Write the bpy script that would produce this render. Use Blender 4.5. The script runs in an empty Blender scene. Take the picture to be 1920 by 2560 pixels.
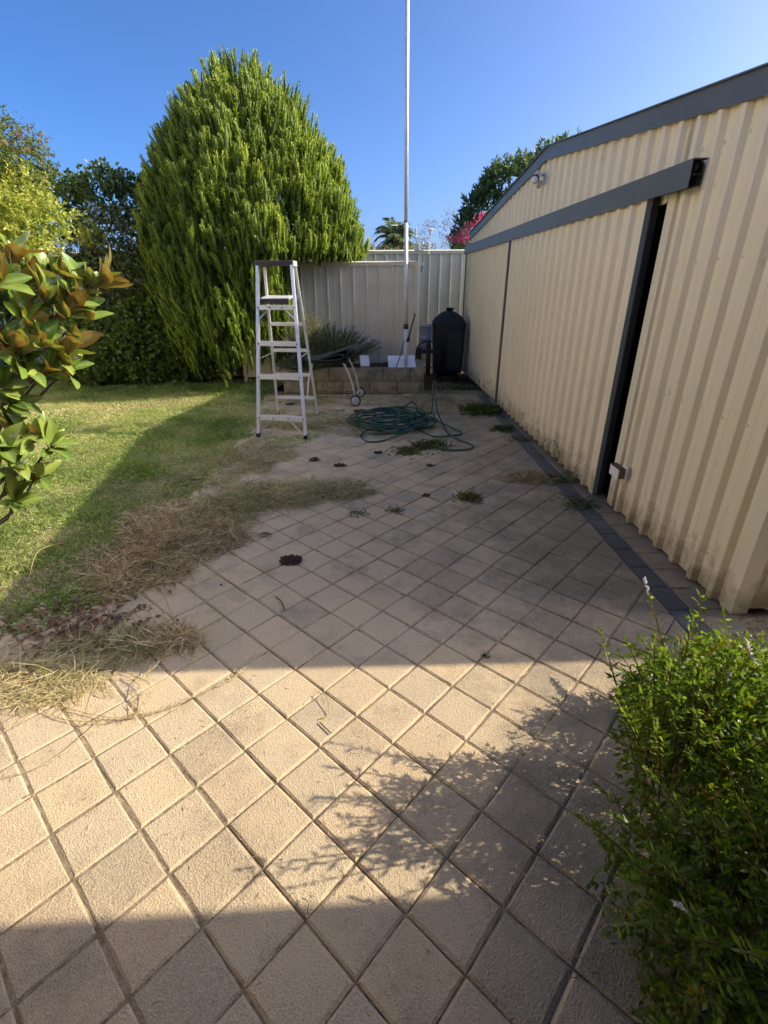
import bpy, math, random
import numpy as np
from mathutils import Vector, Matrix
from mathutils import noise as mnoise
rad = math.radians
rng = np.random.default_rng(7)
random.seed(7)
scene = bpy.context.scene
COL = scene.collection

# ------------------------------------------------------------------ camera
CAM_H = 1.615
PITCH, ROLL = rad(25.113), rad(-0.363)
fw = Vector((0, math.cos(PITCH), -math.sin(PITCH))); rt = Vector((1, 0, 0)); up = rt.cross(fw)
r2 = rt * math.cos(ROLL) + up * math.sin(ROLL); u2 = -rt * math.sin(ROLL) + up * math.cos(ROLL)
cd = bpy.data.cameras.new('camera'); cam = bpy.data.objects.new('camera', cd); COL.objects.link(cam)
cd.sensor_fit = 'HORIZONTAL'; cd.sensor_width = 36; cd.lens = 1222.6 / 1920 * 36
cd.clip_start = 0.05; cd.clip_end = 1500
cam.matrix_world = Matrix((( r2.x, u2.x, -fw.x, 0), (r2.y, u2.y, -fw.y, 0), (r2.z, u2.z, -fw.z, CAM_H), (0, 0, 0, 1)))
scene.camera = cam

# ------------------------------------------------------------------ light
SUN_DIR = Vector((1.0, 0.06, 0.626)).normalized()
SUN_EL = math.asin(SUN_DIR.z); SUN_AZ = math.atan2(SUN_DIR.x, SUN_DIR.y)
w = bpy.data.worlds.new('World'); scene.world = w; w.use_nodes = True
nt = w.node_tree
sky = nt.nodes.new('ShaderNodeTexSky'); sky.sky_type = 'NISHITA'; sky.sun_disc = False
sky.sun_elevation = SUN_EL; sky.sun_rotation = SUN_AZ
sky.air_density = 0.42; sky.dust_density = 3.2; sky.ozone_density = 4.5; sky.altitude = 0
hs = nt.nodes.new('ShaderNodeHueSaturation'); hs.inputs['Saturation'].default_value = 1.22
nt.links.new(sky.outputs[0], hs.inputs['Color']); nt.links.new(hs.outputs[0], nt.nodes['Background'].inputs[0])
nt.nodes['Background'].inputs[1].default_value = 0.132
sd = bpy.data.lights.new('sun', 'SUN'); sd.energy = 2.85; sd.angle = rad(0.5); sd.color = (1.0, 0.88, 0.68)
sun = bpy.data.objects.new('sun', sd); COL.objects.link(sun); sun.location = (20, 1, 15)
sun.rotation_euler = (-SUN_DIR).to_track_quat('-Z', 'Y').to_euler()
vs = scene.view_settings
vs.view_transform = 'Standard'; vs.look = 'None'; vs.gamma = 1; vs.use_curve_mapping = False; vs.exposure = 1.42
scene.cycles.max_bounces = 8
scene.cycles.transparent_max_bounces = 8

# ------------------------------------------------------------------ pixel helper (photo pixels -> place)
def ray(x, y): return fw + r2 * ((x - 960) / 1222.6) - u2 * ((y - 1280) / 1222.6)
def gnd(x, y, z=0.0):
    d = ray(x, y); t = (z - CAM_H) / d.z; return Vector((0, 0, CAM_H)) + d * t
def atY(x, y, Y):
    d = ray(x, y); return Vector((0, 0, CAM_H)) + d * (Y / d.y)

# ------------------------------------------------------------------ materials
class NT:
    def __init__(s, name, rough=0.6, spec=0.5, metal=0.0):
        s.m = bpy.data.materials.new(name); s.m.use_nodes = True; s.t = s.m.node_tree
        s.b = s.t.nodes['Principled BSDF']
        s.b.inputs['Roughness'].default_value = rough; s.b.inputs['Metallic'].default_value = metal
        s.b.inputs['Specular IOR Level'].default_value = spec
    def n(s, typ, **kw):
        nd = s.t.nodes.new(typ)
        for k, v in kw.items():
            if k.startswith('_'): setattr(nd, k[1:], v)
            else: nd.inputs[k.replace('__', ' ')].default_value = v
        return nd
    def l(s, a, b): s.t.links.new(a, b)
    def noise(s, scale, detail=4, rough=0.6, vec=None):
        nd = s.n('ShaderNodeTexNoise'); nd.inputs['Scale'].default_value = scale
        nd.inputs['Detail'].default_value = detail; nd.inputs['Roughness'].default_value = rough
        s.l(vec if vec else s.pos(), nd.inputs['Vector']); return nd.outputs['Fac']
    def pos(s):
        if not hasattr(s, '_p'): s._p = s.t.nodes.new('ShaderNodeNewGeometry')
        return s._p.outputs['Position']
    def objc(s):
        if not hasattr(s, '_o'): s._o = s.t.nodes.new('ShaderNodeTexCoord')
        return s._o.outputs['Object']
    def ramp(s, fac, stops):
        r = s.t.nodes.new('ShaderNodeValToRGB'); e = r.color_ramp.elements
        while len(e) < len(stops): e.new(0.5)
        for el, (p, c) in zip(e, stops):
            el.position = p; el.color = (*c, 1) if len(c) == 3 else c
        s.l(fac, r.inputs[0]); return r.outputs['Color']
    def mix(s, fac, a, b, mode='MIX'):
        m = s.t.nodes.new('ShaderNodeMix'); m.data_type = 'RGBA'; m.blend_type = mode
        for v, i in ((fac, 0), (a, 6), (b, 7)):
            if hasattr(v, 'links'): s.l(v, m.inputs[i])
            elif i == 0: m.inputs[0].default_value = v
            else: m.inputs[i].default_value = (*v, 1)
        return m.outputs[2]
    def math(s, op, a, b=0.0):
        m = s.t.nodes.new('ShaderNodeMath'); m.operation = op
        for v, i in ((a, 0), (b, 1)):
            if hasattr(v, 'links'): s.l(v, m.inputs[i])
            else: m.inputs[i].default_value = v
        return m.outputs[0]
    def attr(s, name):
        a = s.t.nodes.new('ShaderNodeAttribute'); a.attribute_name = name; return a.outputs['Fac']
    def color(s, c):
        if hasattr(c, 'links'): s.l(c, s.b.inputs['Base Color'])
        else: s.b.inputs['Base Color'].default_value = (*c, 1)
    def bump(s, h, dist=0.002, strength=0.6):
        b = s.t.nodes.new('ShaderNodeBump'); b.inputs['Distance'].default_value = dist; b.inputs['Strength'].default_value = strength
        s.l(h, b.inputs['Height']); s.l(b.outputs[0], s.b.inputs['Normal'])

def simple(name, c, rough=0.6, metal=0.0, var=0.12, scale=20, bump=0.0, spec=0.5, dirt=None):
    k = NT(name, rough, spec, metal)
    f = k.noise(scale)
    lo = tuple(v * (1 - var) for v in c); hi = tuple(min(1, v * (1 + var)) for v in c)
    cc = k.ramp(f, [(0.3, lo), (0.7, hi)])
    if dirt:
        cc = k.mix(k.ramp(k.noise(3.1, 6, 0.7), [(0.5, (0, 0, 0)), (0.75, (0.7, 0.7, 0.7))]), cc, dirt)
    k.color(cc)
    if bump: k.bump(k.noise(scale * 6, 3), bump, 0.5)
    return k.m

def leafmat(name, stops, rough=0.45, trans=0.35, tcol=None, spec=0.4):
    k = NT(name, rough, spec)
    c = k.ramp(k.attr('v'), stops); k.color(c)
    tr = k.n('ShaderNodeBsdfTranslucent')
    tc = k.mix(1.0, c, tcol or (1.6, 1.7, 0.6), 'MULTIPLY'); k.l(tc, tr.inputs[0])
    ms = k.n('ShaderNodeMixShader'); ms.inputs[0].default_value = trans
    k.l(k.b.outputs[0], ms.inputs[1]); k.l(tr.outputs[0], ms.inputs[2])
    k.l(ms.outputs[0], k.t.nodes['Material Output'].inputs[0]); return k.m

M = {}
# pavers: buff concrete, per-unit tint from the lattice cell, grey lichen stains, gritty relief
LAT_A, T = rad(-42.317), 0.2
LAT_O = Vector((-7.38722 * T, 4.02265 * T))
def lat(a, b):
    x = a * T - 7.38722 * T; y = -b * T + 4.02265 * T
    s, c = math.sin(LAT_A), math.cos(LAT_A)
    return (x * c - y * s, x * s + y * c)
def paver_mat(name, cols, stain=0.7, grit=0.0016):
    k = NT(name, 0.88, 0.25)
    mp = k.n('ShaderNodeVectorRotate', _rotation_type='Z_AXIS'); k.l(k.pos(), mp.inputs['Vector']); mp.inputs['Angle'].default_value = -LAT_A
    sc = k.n('ShaderNodeVectorMath', _operation='MULTIPLY_ADD'); k.l(mp.outputs[0], sc.inputs[0])
    sc.inputs[1].default_value = (1 / T, 1 / T, 0); sc.inputs[2].default_value = (7.38722, -4.02265, 0)
    fl = k.n('ShaderNodeVectorMath', _operation='FLOOR'); k.l(sc.outputs[0], fl.inputs[0])
    wn = k.n('ShaderNodeTexWhiteNoise', _noise_dimensions='2D'); k.l(fl.outputs[0], wn.inputs['Vector'])
    base = k.ramp(wn.outputs['Value'], cols)
    pink = k.mix(k.ramp(k.noise(1.1, 3), [(0.45, (0, 0, 0)), (0.62, (0.55, 0.55, 0.55))]), base, (0.43, 0.33, 0.22))
    # grey lichen stains, heavier beside the shed wall and along the lawn
    st = k.noise(2.6, 7, 0.72)
    sx = k.n('ShaderNodeSeparateXYZ'); k.l(k.pos(), sx.inputs[0])
    edge = k.n('ShaderNodeMapRange'); k.l(sx.outputs[0], edge.inputs[0]); edge.inputs[1].default_value = 0.1; edge.inputs[2].default_value = 1.5
    edge.inputs[3].default_value = 0.0; edge.inputs[4].default_value = 0.26
    stf = k.math('ADD', st, edge.outputs[0])
    cc = k.mix(k.ramp(stf, [(0.50, (0, 0, 0)), (0.74, (stain*1.15, stain*1.15, stain*1.15))]), pink, (0.15, 0.13, 0.10))
    fine = k.noise(230, 2, 0.5)
    cc = k.mix(k.ramp(fine, [(0.42, (0, 0, 0)), (0.68, (0.5, 0.5, 0.5))]), cc, (0.68, 0.54, 0.36))
    cc = k.mix(k.ramp(k.noise(150, 3, 0.6), [(0.55, (0, 0, 0)), (0.72, (0.45, 0.45, 0.45))]), cc, (0.16, 0.12, 0.085))
    k.color(cc)
    vo = k.n('ShaderNodeTexVoronoi'); vo.inputs['Scale'].default_value = 170; k.l(k.pos(), vo.inputs['Vector'])
    h = k.math('ADD', k.math('MULTIPLY', vo.outputs['Distance'], 0.7), k.math('MULTIPLY', k.noise(60, 4), 0.6))
    k.bump(h, grit * 2.2, 0.8)
    return k.m
M['paver'] = paver_mat('paver_concrete', [(0.0, (0.36, 0.305, 0.215)), (0.2, (0.54, 0.42, 0.275)), (0.5, (0.50, 0.41, 0.28)), (0.75, (0.58, 0.445, 0.28)), (1.0, (0.44, 0.37, 0.26))])
M['paver_dark'] = paver_mat('charcoal_paver', [(0.0, (0.15, 0.152, 0.155)), (0.5, (0.19, 0.19, 0.192)), (1.0, (0.14, 0.14, 0.143))], 0.3, 0.0006)
for nd in M['paver_dark'].node_tree.nodes:      # charcoal: take the buff overlays down
    if nd.type == 'MIX':
        b = nd.inputs[7]
        if not b.is_linked: b.default_value = (b.default_value[0] * 0.25, b.default_value[1] * 0.27, b.default_value[2] * 0.36, 1)
k = NT('joint_sand', 0.95, 0.1); k.color(k.ramp(k.noise(35, 6, 0.75), [(0.3, (0.11, 0.085, 0.055)), (0.48, (0.25, 0.19, 0.125)), (0.66, (0.46, 0.36, 0.24))])); k.bump(k.noise(220, 3), 0.004); M['sand'] = k.m
k = NT('soil', 0.95, 0.1); k.color(k.ramp(k.noise(14, 8, 0.75), [(0.3, (0.03, 0.022, 0.014)), (0.55, (0.075, 0.055, 0.036)), (0.75, (0.14, 0.105, 0.07))])); k.bump(k.noise(60, 5), 0.02); M['soil'] = k.m
k = NT('lawn_thatch', 0.95, 0.1)
k.color(k.mix(k.ramp(k.noise(1.3, 5, 0.65), [(0.40, (0, 0, 0)), (0.62, (1, 1, 1))]), k.ramp(k.noise(40, 5), [(0.3, (0.05, 0.065, 0.02)), (0.7, (0.12, 0.13, 0.045))]), k.ramp(k.noise(45, 5), [(0.3, (0.24, 0.19, 0.11)), (0.7, (0.48, 0.38, 0.23))])))
k.bump(k.noise(120, 4), 0.01); M['thatch'] = k.m
def wallmat(name, c, c2):
    k = NT(name, 0.36, 0.5)
    cc = k.ramp(k.noise(1.5, 4), [(0.3, c), (0.7, tuple(v * 0.94 for v in c))])
    gs = k.noise(9, 6, 0.7)
    sx = k.n('ShaderNodeSeparateXYZ'); k.l(k.pos(), sx.inputs[0])
    mr = k.n('ShaderNodeMapRange'); k.l(sx.outputs[2], mr.inputs[0]); mr.inputs[1].default_value = 0.02; mr.inputs[2].default_value = 0.38; mr.inputs[3].default_value = 0.42; mr.inputs[4].default_value = 0.0
    cc = k.mix(k.ramp(k.math('ADD', gs, mr.outputs[0]), [(0.62, (0, 0, 0)), (0.95, (0.75, 0.75, 0.75))]), cc, c2)   # splashed dirt near the ground
    k.color(cc); k.bump(k.noise(420, 2), 0.0003, 0.5); return k.m
M['cream'] = wallmat('cream_steel', (0.82, 0.73, 0.53), (0.22, 0.16, 0.09))
M['cream_trim'] = wallmat('cream_trim_steel', (0.80, 0.73, 0.54), (0.20, 0.15, 0.09))
M['grey_steel'] = simple('grey_painted_steel', (0.105, 0.115, 0.12), 0.42, 0, 0.08, 3, 0.0003)
M['jamb_grey'] = simple('jamb_grey_steel', (0.22, 0.235, 0.24), 0.45, 0, 0.1, 6)
M['dark_steel'] = simple('dark_brown_steel', (0.035, 0.031, 0.029), 0.5, 0, 0.2, 9)
M['interior_dark'] = simple('shed_interior_dark', (0.012, 0.012, 0.014), 0.8, 0, 0.2, 4)  # near-black colour paints the darkness inside the shed
M['roof'] = simple('grey_roof_steel', (0.13, 0.14, 0.145), 0.4, 0, 0.08, 2)
M['fence_grey'] = simple('fence_steel_grey', (0.70, 0.61, 0.46), 0.45, 0, 0.07, 2.2, 0.0003, dirt=(0.60, 0.52, 0.38))
M['fence_cream'] = simple('fence_steel_cream', (0.80, 0.74, 0.56), 0.45, 0, 0.06, 2.2, 0.0003, dirt=(0.66, 0.59, 0.43))
M['alu'] = simple('brushed_aluminium', (0.82, 0.81, 0.79), 0.42, 0.35, 0.10, 40, 0.0003)
M['alu_dull'] = simple('dull_aluminium', (0.58, 0.575, 0.56), 0.5, 0.4, 0.12, 30, 0.0003)
M['galv'] = simple('galvanised_pole', (0.66, 0.67, 0.68), 0.42, 0.15, 0.06, 10)
M['black_plastic'] = simple('black_plastic', (0.02, 0.02, 0.022), 0.45, 0, 0.25, 30)
M['black_vinyl'] = simple('black_vinyl_cover', (0.012, 0.012, 0.014), 0.75, 0, 0.35, 8, 0.004)
M['mat_rubber'] = simple('dark_grey_rubber', (0.032, 0.036, 0.042), 0.7, 0, 0.15, 60, 0.001)
M['white_plastic'] = simple('white_plastic', (0.74, 0.74, 0.71), 0.45, 0, 0.05, 12)
M['aged_plastic'] = simple('aged_white_plastic', (0.66, 0.61, 0.45), 0.5, 0, 0.08, 20)
M['foam'] = simple('white_foam_board', (0.74, 0.77, 0.82), 0.7, 0, 0.08, 7, 0.001)
M['tyre'] = simple('black_tyre', (0.02, 0.02, 0.02), 0.75)
M['hub'] = simple('grey_wheel_disc', (0.46, 0.46, 0.48), 0.4, 0.2, 0.1, 30)
M['hose'] = simple('green_hose', (0.008, 0.062, 0.045), 0.33, 0, 0.25, 14)
M['bark'] = simple('bark', (0.13, 0.10, 0.07), 0.9, 0, 0.4, 25, 0.01)
M['stem_green'] = simple('green_stem', (0.12, 0.12, 0.045), 0.7, 0, 0.3, 25)
M['stem_red'] = simple('reddish_stem', (0.16, 0.075, 0.04), 0.7, 0, 0.3, 25)
M['rust'] = simple('rusty_block_face', (0.20, 0.13, 0.075), 0.8, 0, 0.35, 40, 0.001)
M['red_plastic'] = simple('red_plastic', (0.40, 0.035, 0.02), 0.5)
M['brown_debris'] = simple('brown_debris', (0.060, 0.028, 0.018), 0.9, 0, 0.5, 60, 0.004)
M['bounce_pale'] = simple('pale_bounce_render', (0.74, 0.66, 0.52), 0.9, 0, 0.08, 4)
k = NT('limestone_block', 0.9, 0.2)
k.color(k.mix(k.ramp(k.noise(7, 8, 0.75), [(0.42, (0, 0, 0)), (0.68, (0.8, 0.8, 0.8))]), k.ramp(k.noise(50, 5), [(0.3, (0.24, 0.195, 0.13)), (0.7, (0.42, 0.36, 0.25))]), (0.10, 0.09, 0.075)))
k.bump(k.noise(45, 6, 0.7), 0.012, 0.8); M['block'] = k.m
M['mortar'] = simple('mortar', (0.26, 0.22, 0.16), 0.95, 0, 0.2, 40, 0.003)
M['timber'] = simple('patio_timber', (0.10, 0.06, 0.035), 0.7, 0, 0.2, 8)
M['brick_wall'] = simple('house_brick', (0.20, 0.11, 0.07), 0.9, 0, 0.15, 6)

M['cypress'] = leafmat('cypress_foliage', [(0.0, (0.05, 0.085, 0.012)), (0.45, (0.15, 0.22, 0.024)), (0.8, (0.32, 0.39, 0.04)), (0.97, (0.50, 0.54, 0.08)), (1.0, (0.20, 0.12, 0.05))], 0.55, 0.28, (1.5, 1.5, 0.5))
M['hedge_dark'] = leafmat('dark_hedge_leaf', [(0.0, (0.05, 0.085, 0.025)), (0.6, (0.095, 0.15, 0.04)), (0.92, (0.15, 0.21, 0.055)), (1.0, (0.2, 0.21, 0.06))], 0.32, 0.25)
M['hedge_olive'] = leafmat('olive_hedge_leaf', [(0.0, (0.09, 0.11, 0.045)), (0.6, (0.17, 0.19, 0.075)), (1.0, (0.28, 0.29, 0.13))], 0.45, 0.25)
M['hedge_mid'] = leafmat('broad_hedge_leaf', [(0.0, (0.08, 0.13, 0.03)), (0.6, (0.17, 0.25, 0.05)), (0.9, (0.12, 0.15, 0.03)), (1.0, (0.2, 0.2, 0.05))], 0.3, 0.3)
M['yellow_leaf'] = leafmat('yellow_green_leaf', [(0.0, (0.15, 0.21, 0.04)), (0.5, (0.29, 0.35, 0.07)), (1.0, (0.48, 0.48, 0.12))], 0.4, 0.45, (1.4, 1.4, 0.6))
M['feather_leaf'] = leafmat('feathery_tree_leaf', [(0.0, (0.08, 0.12, 0.03)), (0.6, (0.15, 0.19, 0.05)), (0.93, (0.22, 0.22, 0.07)), (1.0, (0.26, 0.12, 0.06))], 0.45, 0.45, (1.4, 1.4, 0.6))
M['bush'] = leafmat('bush_leaf', [(0.0, (0.045, 0.085, 0.015)), (0.5, (0.105, 0.165, 0.024)), (0.9, (0.18, 0.24, 0.038)), (0.97, (0.27, 0.27, 0.06)), (1.0, (0.20, 0.11, 0.04))], 0.4, 0.42, (1.9, 2.0, 0.5))
M['rosemary'] = leafmat('rosemary_leaf', [(0.0, (0.06, 0.08, 0.045)), (0.6, (0.12, 0.15, 0.08)), (1.0, (0.24, 0.25, 0.15))], 0.5, 0.25, (1.2, 1.2, 0.8))
M['pale_shrub'] = leafmat('pale_shrub_leaf', [(0.0, (0.14, 0.16, 0.07)), (0.6, (0.25, 0.26, 0.13)), (1.0, (0.42, 0.38, 0.24))], 0.5, 0.35, (1.2, 1.2, 0.8))
M['palm'] = leafmat('palm_leaf', [(0.0, (0.08, 0.12, 0.05)), (0.7, (0.16, 0.21, 0.09)), (1.0, (0.33, 0.29, 0.16))], 0.4, 0.3, (1.2, 1.2, 0.7))
M['oleander'] = leafmat('oleander_leaf', [(0.0, (0.045, 0.08, 0.03)), (0.7, (0.10, 0.15, 0.05)), (1.0, (0.24, 0.25, 0.10))], 0.35, 0.3)
M['pink'] = leafmat('pink_petal', [(0.0, (0.55, 0.05, 0.14)), (0.6, (0.70, 0.12, 0.22)), (1.0, (0.78, 0.35, 0.35))], 0.6, 0.4, (1.1, 1, 1))
M['grey_leaf'] = leafmat('grey_shrub_leaf', [(0.0, (0.13, 0.14, 0.10)), (1.0, (0.30, 0.30, 0.24))], 0.6, 0.3, (1, 1, 1))
M['weed'] = leafmat('weed_blade', [(0.0, (0.045, 0.075, 0.02)), (0.4, (0.09, 0.12, 0.035)), (0.75, (0.20, 0.19, 0.08)), (1.0, (0.38, 0.31, 0.17))], 0.6, 0.25, (1.2, 1.2, 0.6), 0.2)
M['grass'] = leafmat('grass_blade', [(0.0, (0.12, 0.19, 0.04)), (0.3, (0.27, 0.37, 0.10)), (0.55, (0.44, 0.50, 0.19)), (0.72, (0.55, 0.50, 0.26)), (1.0, (0.72, 0.61, 0.40))], 0.55, 0.35, (1.3, 1.3, 0.6), 0.25)
M['straw'] = leafmat('dry_straw', [(0.0, (0.15, 0.10, 0.045)), (0.4, (0.40, 0.29, 0.14)), (0.75, (0.62, 0.49, 0.26)), (1.0, (0.78, 0.67, 0.42))], 0.7, 0.2, (1.1, 1, 0.8), 0.2)
M['green_straw'] = leafmat('half_dry_grass', [(0.0, (0.14, 0.15, 0.045)), (0.4, (0.32, 0.29, 0.12)), (0.75, (0.54, 0.46, 0.24)), (1.0, (0.72, 0.62, 0.38))], 0.7, 0.25, (1.1, 1, 0.8), 0.2)
M['petal_white'] = leafmat('white_flower', [(0.0, (0.45, 0.42, 0.45)), (1.0, (0.8, 0.78, 0.8))], 0.7, 0.3, (1, 1, 1))
M['litter'] = leafmat('dead_leaf', [(0.0, (0.07, 0.04, 0.025)), (0.5, (0.17, 0.095, 0.06)), (0.85, (0.26, 0.15, 0.09)), (1.0, (0.42, 0.09, 0.03))], 0.7, 0.2, (1, 1, 1))
# magnolia: glossy green above, rusty felt beneath
k = NT('magnolia_leaf', 0.22, 0.6)
g0 = k.n('ShaderNodeNewGeometry'); oi = k.n('ShaderNodeObjectInfo')
top = k.ramp(oi.outputs['Random'], [(0.0, (0.08, 0.16, 0.025)), (0.6, (0.18, 0.28, 0.045)), (1.0, (0.28, 0.34, 0.07))])
bot = k.ramp(oi.outputs['Random'], [(0.0, (0.27, 0.13, 0.05)), (0.4, (0.36, 0.21, 0.07)), (0.7, (0.36, 0.28, 0.08)), (1.0, (0.33, 0.34, 0.09))])
ms = k.n('ShaderNodeMix', _data_type='RGBA'); k.l(g0.outputs['Backfacing'], ms.inputs[0]); k.l(top, ms.inputs[6]); k.l(bot, ms.inputs[7])
uvx = k.n('ShaderNodeAttribute'); uvx.attribute_name = 'rib'
cc = k.mix(k.math('MULTIPLY', uvx.outputs['Fac'], 0.55), ms.outputs[2], (0.32, 0.34, 0.12)); k.color(cc)
k.l(k.math('ADD', k.math('MULTIPLY', g0.outputs['Backfacing'], 0.5), 0.2), k.b.inputs['Roughness'])
tr = k.n('ShaderNodeBsdfTranslucent'); k.l(k.mix(1.0, cc, (1.3, 1.4, 0.5), 'MULTIPLY'), tr.inputs[0])
mx = k.n('ShaderNodeMixShader'); mx.inputs[0].default_value = 0.22
k.l(k.b.outputs[0], mx.inputs[1]); k.l(tr.outputs[0], mx.inputs[2]); k.l(mx.outputs[0], k.t.nodes['Material Output'].inputs[0])
M['magnolia'] = k.m

# ------------------------------------------------------------------ mesh helpers
class MB:
    """collects polygons, links them as one mesh object"""
    def __init__(s): s.v = []; s.f = []
    def add(s, verts, faces):
        o = len(s.v); s.v += [tuple(p) for p in verts]; s.f += [tuple(i + o for i in f) for f in faces]; return s
    def box(s, x0, x1, y0, y1, z0, z1, bev=0.0):
        if bev:
            b = min(bev, (x1-x0)/2.1, (y1-y0)/2.1, (z1-z0)/2.1)
            vs_ = []
            for z, i in ((z0, b), (z0 + b, 0), (z1 - b, 0), (z1, b)):
                xa, xb, ya, yb = x0 + i, x1 - i, y0 + i, y1 - i; c = b * 0.6 if i == 0 else b * 0.3
                vs_ += [(xa + c, ya, z), (xb - c, ya, z), (xb, ya + c, z), (xb, yb - c, z), (xb - c, yb, z), (xa + c, yb, z), (xa, yb - c, z), (xa, ya + c, z)]
            fs = [tuple(range(7, -1, -1)), tuple(range(24, 32))]
            for r in range(3):
                for i in range(8): fs.append((r*8+i, r*8+(i+1) % 8, r*8+8+(i+1) % 8, r*8+8+i))
            return s.add(vs_, fs)
        return s.add([(x0,y0,z0),(x1,y0,z0),(x1,y1,z0),(x0,y1,z0),(x0,y0,z1),(x1,y0,z1),(x1,y1,z1),(x0,y1,z1)],
                     [(3,2,1,0),(4,5,6,7),(0,1,5,4),(1,2,6,5),(2,3,7,6),(3,0,4,7)])
    def tube(s, pts, r, n=8, cap=True, flat=1.0):
        pts = [Vector(p) for p in pts]; rs = r if hasattr(r, '__len__') else [r] * len(pts)
        ref = None; o = len(s.v)
        for i, p in enumerate(pts):
            t = (pts[min(i+1, len(pts)-1)] - pts[max(i-1, 0)])
            t = t.normalized() if t.length > 1e-9 else Vector((0, 0, 1))
            if ref is None: ref = t.orthogonal().normalized()
            a = (ref - t * ref.dot(t)); a = a.normalized() if a.length > 1e-6 else t.orthogonal().normalized(); ref = a; b = t.cross(a)
            for j in range(n):
                q = 2 * math.pi * j / n; s.v.append(tuple(p + a * (math.cos(q) * rs[i]) + b * (math.sin(q) * rs[i] * flat)))
        for i in range(len(pts) - 1):
            for j in range(n): s.f.append((o+i*n+j, o+i*n+(j+1) % n, o+(i+1)*n+(j+1) % n, o+(i+1)*n+j))
        if cap:
            s.f.append(tuple(o + j for j in reversed(range(n)))); e = o + (len(pts)-1)*n; s.f.append(tuple(e + j for j in range(n)))
        return s
    def beam(s, a, b, wx, wy, upv=(0, 1, 0)):
        a, b = Vector(a), Vector(b); t = (b - a).normalized(); u = Vector(upv); u = (u - t * u.dot(t)).normalized(); v = t.cross(u)
        vs_ = []
        for p in (a, b):
            for sx, sy in ((-1,-1),(1,-1),(1,1),(-1,1)): vs_.append(p + v * (sx * wx / 2) + u * (sy * wy / 2))
        return s.add(vs_, [(3,2,1,0),(4,5,6,7),(0,1,5,4),(1,2,6,5),(2,3,7,6),(3,0,4,7)])
    def lathe(s, prof, c=(0,0,0), n=16, axis='Z'):
        o = len(s.v)
        for r, h in prof:
            for j in range(n):
                q = 2*math.pi*j/n; x, y = r*math.cos(q), r*math.sin(q)
                p = (x, y, h) if axis == 'Z' else ((x, h, y) if axis == 'Y' else (h, x, y))
                s.v.append((p[0]+c[0], p[1]+c[1], p[2]+c[2]))
        for i in range(len(prof)-1):
            for j in range(n): s.f.append((o+i*n+j, o+i*n+(j+1) % n, o+(i+1)*n+(j+1) % n, o+(i+1)*n+j))
        s.f.append(tuple(o+j for j in reversed(range(n)))); e = o+(len(prof)-1)*n; s.f.append(tuple(e+j for j in range(n)))
        return s
    def mesh(s, name, mat, smooth=False):
        me = bpy.data.meshes.new(name); me.from_pydata(s.v, [], s.f)
        if mat: me.materials.append(M[mat] if isinstance(mat, str) else mat)
        if smooth: me.polygons.foreach_set('use_smooth', [True] * len(me.polygons))
        me.update(); return me
    def build(s, name, mat, parent=None, smooth=False, loc=None, rot=None):
        return link(name, s.mesh(name, mat, smooth), parent, loc, rot)

def link(name, me, parent=None, loc=None, rot=None):
    o = bpy.data.objects.new(name, me); COL.objects.link(o)
    if parent: o.parent = parent
    if loc is not None: o.location = tuple(float(q) for q in loc)
    if rot is not None: o.rotation_euler = tuple(float(q) for q in rot)
    return o
def tag(o, label=None, cat=None, group=None, kind=None):
    for k_, v_ in (('label', label), ('category', cat), ('group', group), ('kind', kind)):
        if v_: o[k_] = v_
    return o
def thing(name, label, cat, loc=(0,0,0), rz=0.0, group=None):
    o = bpy.data.objects.new(name, None); o.empty_display_size = 0.1; COL.objects.link(o)
    o.location = tuple(float(q) for q in loc); o.rotation_euler = (0, 0, rz); return tag(o, label, cat, group)
def copy_tree(o, parent=None):
    c = o.copy(); COL.objects.link(c)
    if parent: c.parent = parent
    for ch in list(o.children): copy_tree(ch, c)
    return c

def npmesh(name, V, nper, mat, vals=None, smooth=False, quads=None):
    """V: (N*nper,3) points; each run of nper points is split by `quads` (index tuples); vals per run -> attribute v"""
    V = np.asarray(V, dtype=np.float32).reshape(-1, 3); N = len(V) // nper
    quads = quads or [tuple(range(nper))]
    L = len(quads[0]); Q = np.array(quads, dtype=np.int32)
    idx = (np.arange(N, dtype=np.int32)[:, None, None] * nper + Q[None]).reshape(-1)
    nf = N * len(quads)
    me = bpy.data.meshes.new(name)
    me.vertices.add(len(V)); me.vertices.foreach_set('co', V.ravel())
    me.loops.add(len(idx)); me.loops.foreach_set('vertex_index', idx)
    me.polygons.add(nf); me.polygons.foreach_set('loop_start', np.arange(nf, dtype=np.int32) * L)
    if mat: me.materials.append(M[mat] if isinstance(mat, str) else mat)
    if smooth: me.polygons.foreach_set('use_smooth', np.ones(nf, dtype=bool))
    me.update(calc_edges=True)
    if vals is not None:
        a = me.attributes.new('v', 'FLOAT', 'FACE'); a.data.foreach_set('value', np.repeat(np.asarray(vals, dtype=np.float32), len(quads)))
    return me
def unit(a): return a / np.maximum(np.linalg.norm(a, axis=-1, keepdims=True), 1e-9)
def rvec(n): return unit(rng.normal(size=(n, 3)))
def leaf_cards(P, D, length, width, fold=0.12, N=None):
    """diamond leaves: base P, direction D; returns (n*4,3)"""
    n = len(P); D = unit(D); R = N if N is not None else rvec(n)
    S = unit(np.cross(D, R)); U = np.cross(S, D)
    length = np.broadcast_to(np.asarray(length, float), (n,))[:, None]; width = np.broadcast_to(np.asarray(width, float), (n,))[:, None]
    mid = P + D * length * 0.45
    return np.stack([P, mid - S * width * 0.5 + U * width * fold, P + D * length - U * length * 0.06, mid + S * width * 0.5 + U * width * fold], 1).reshape(-1, 3)
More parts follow.
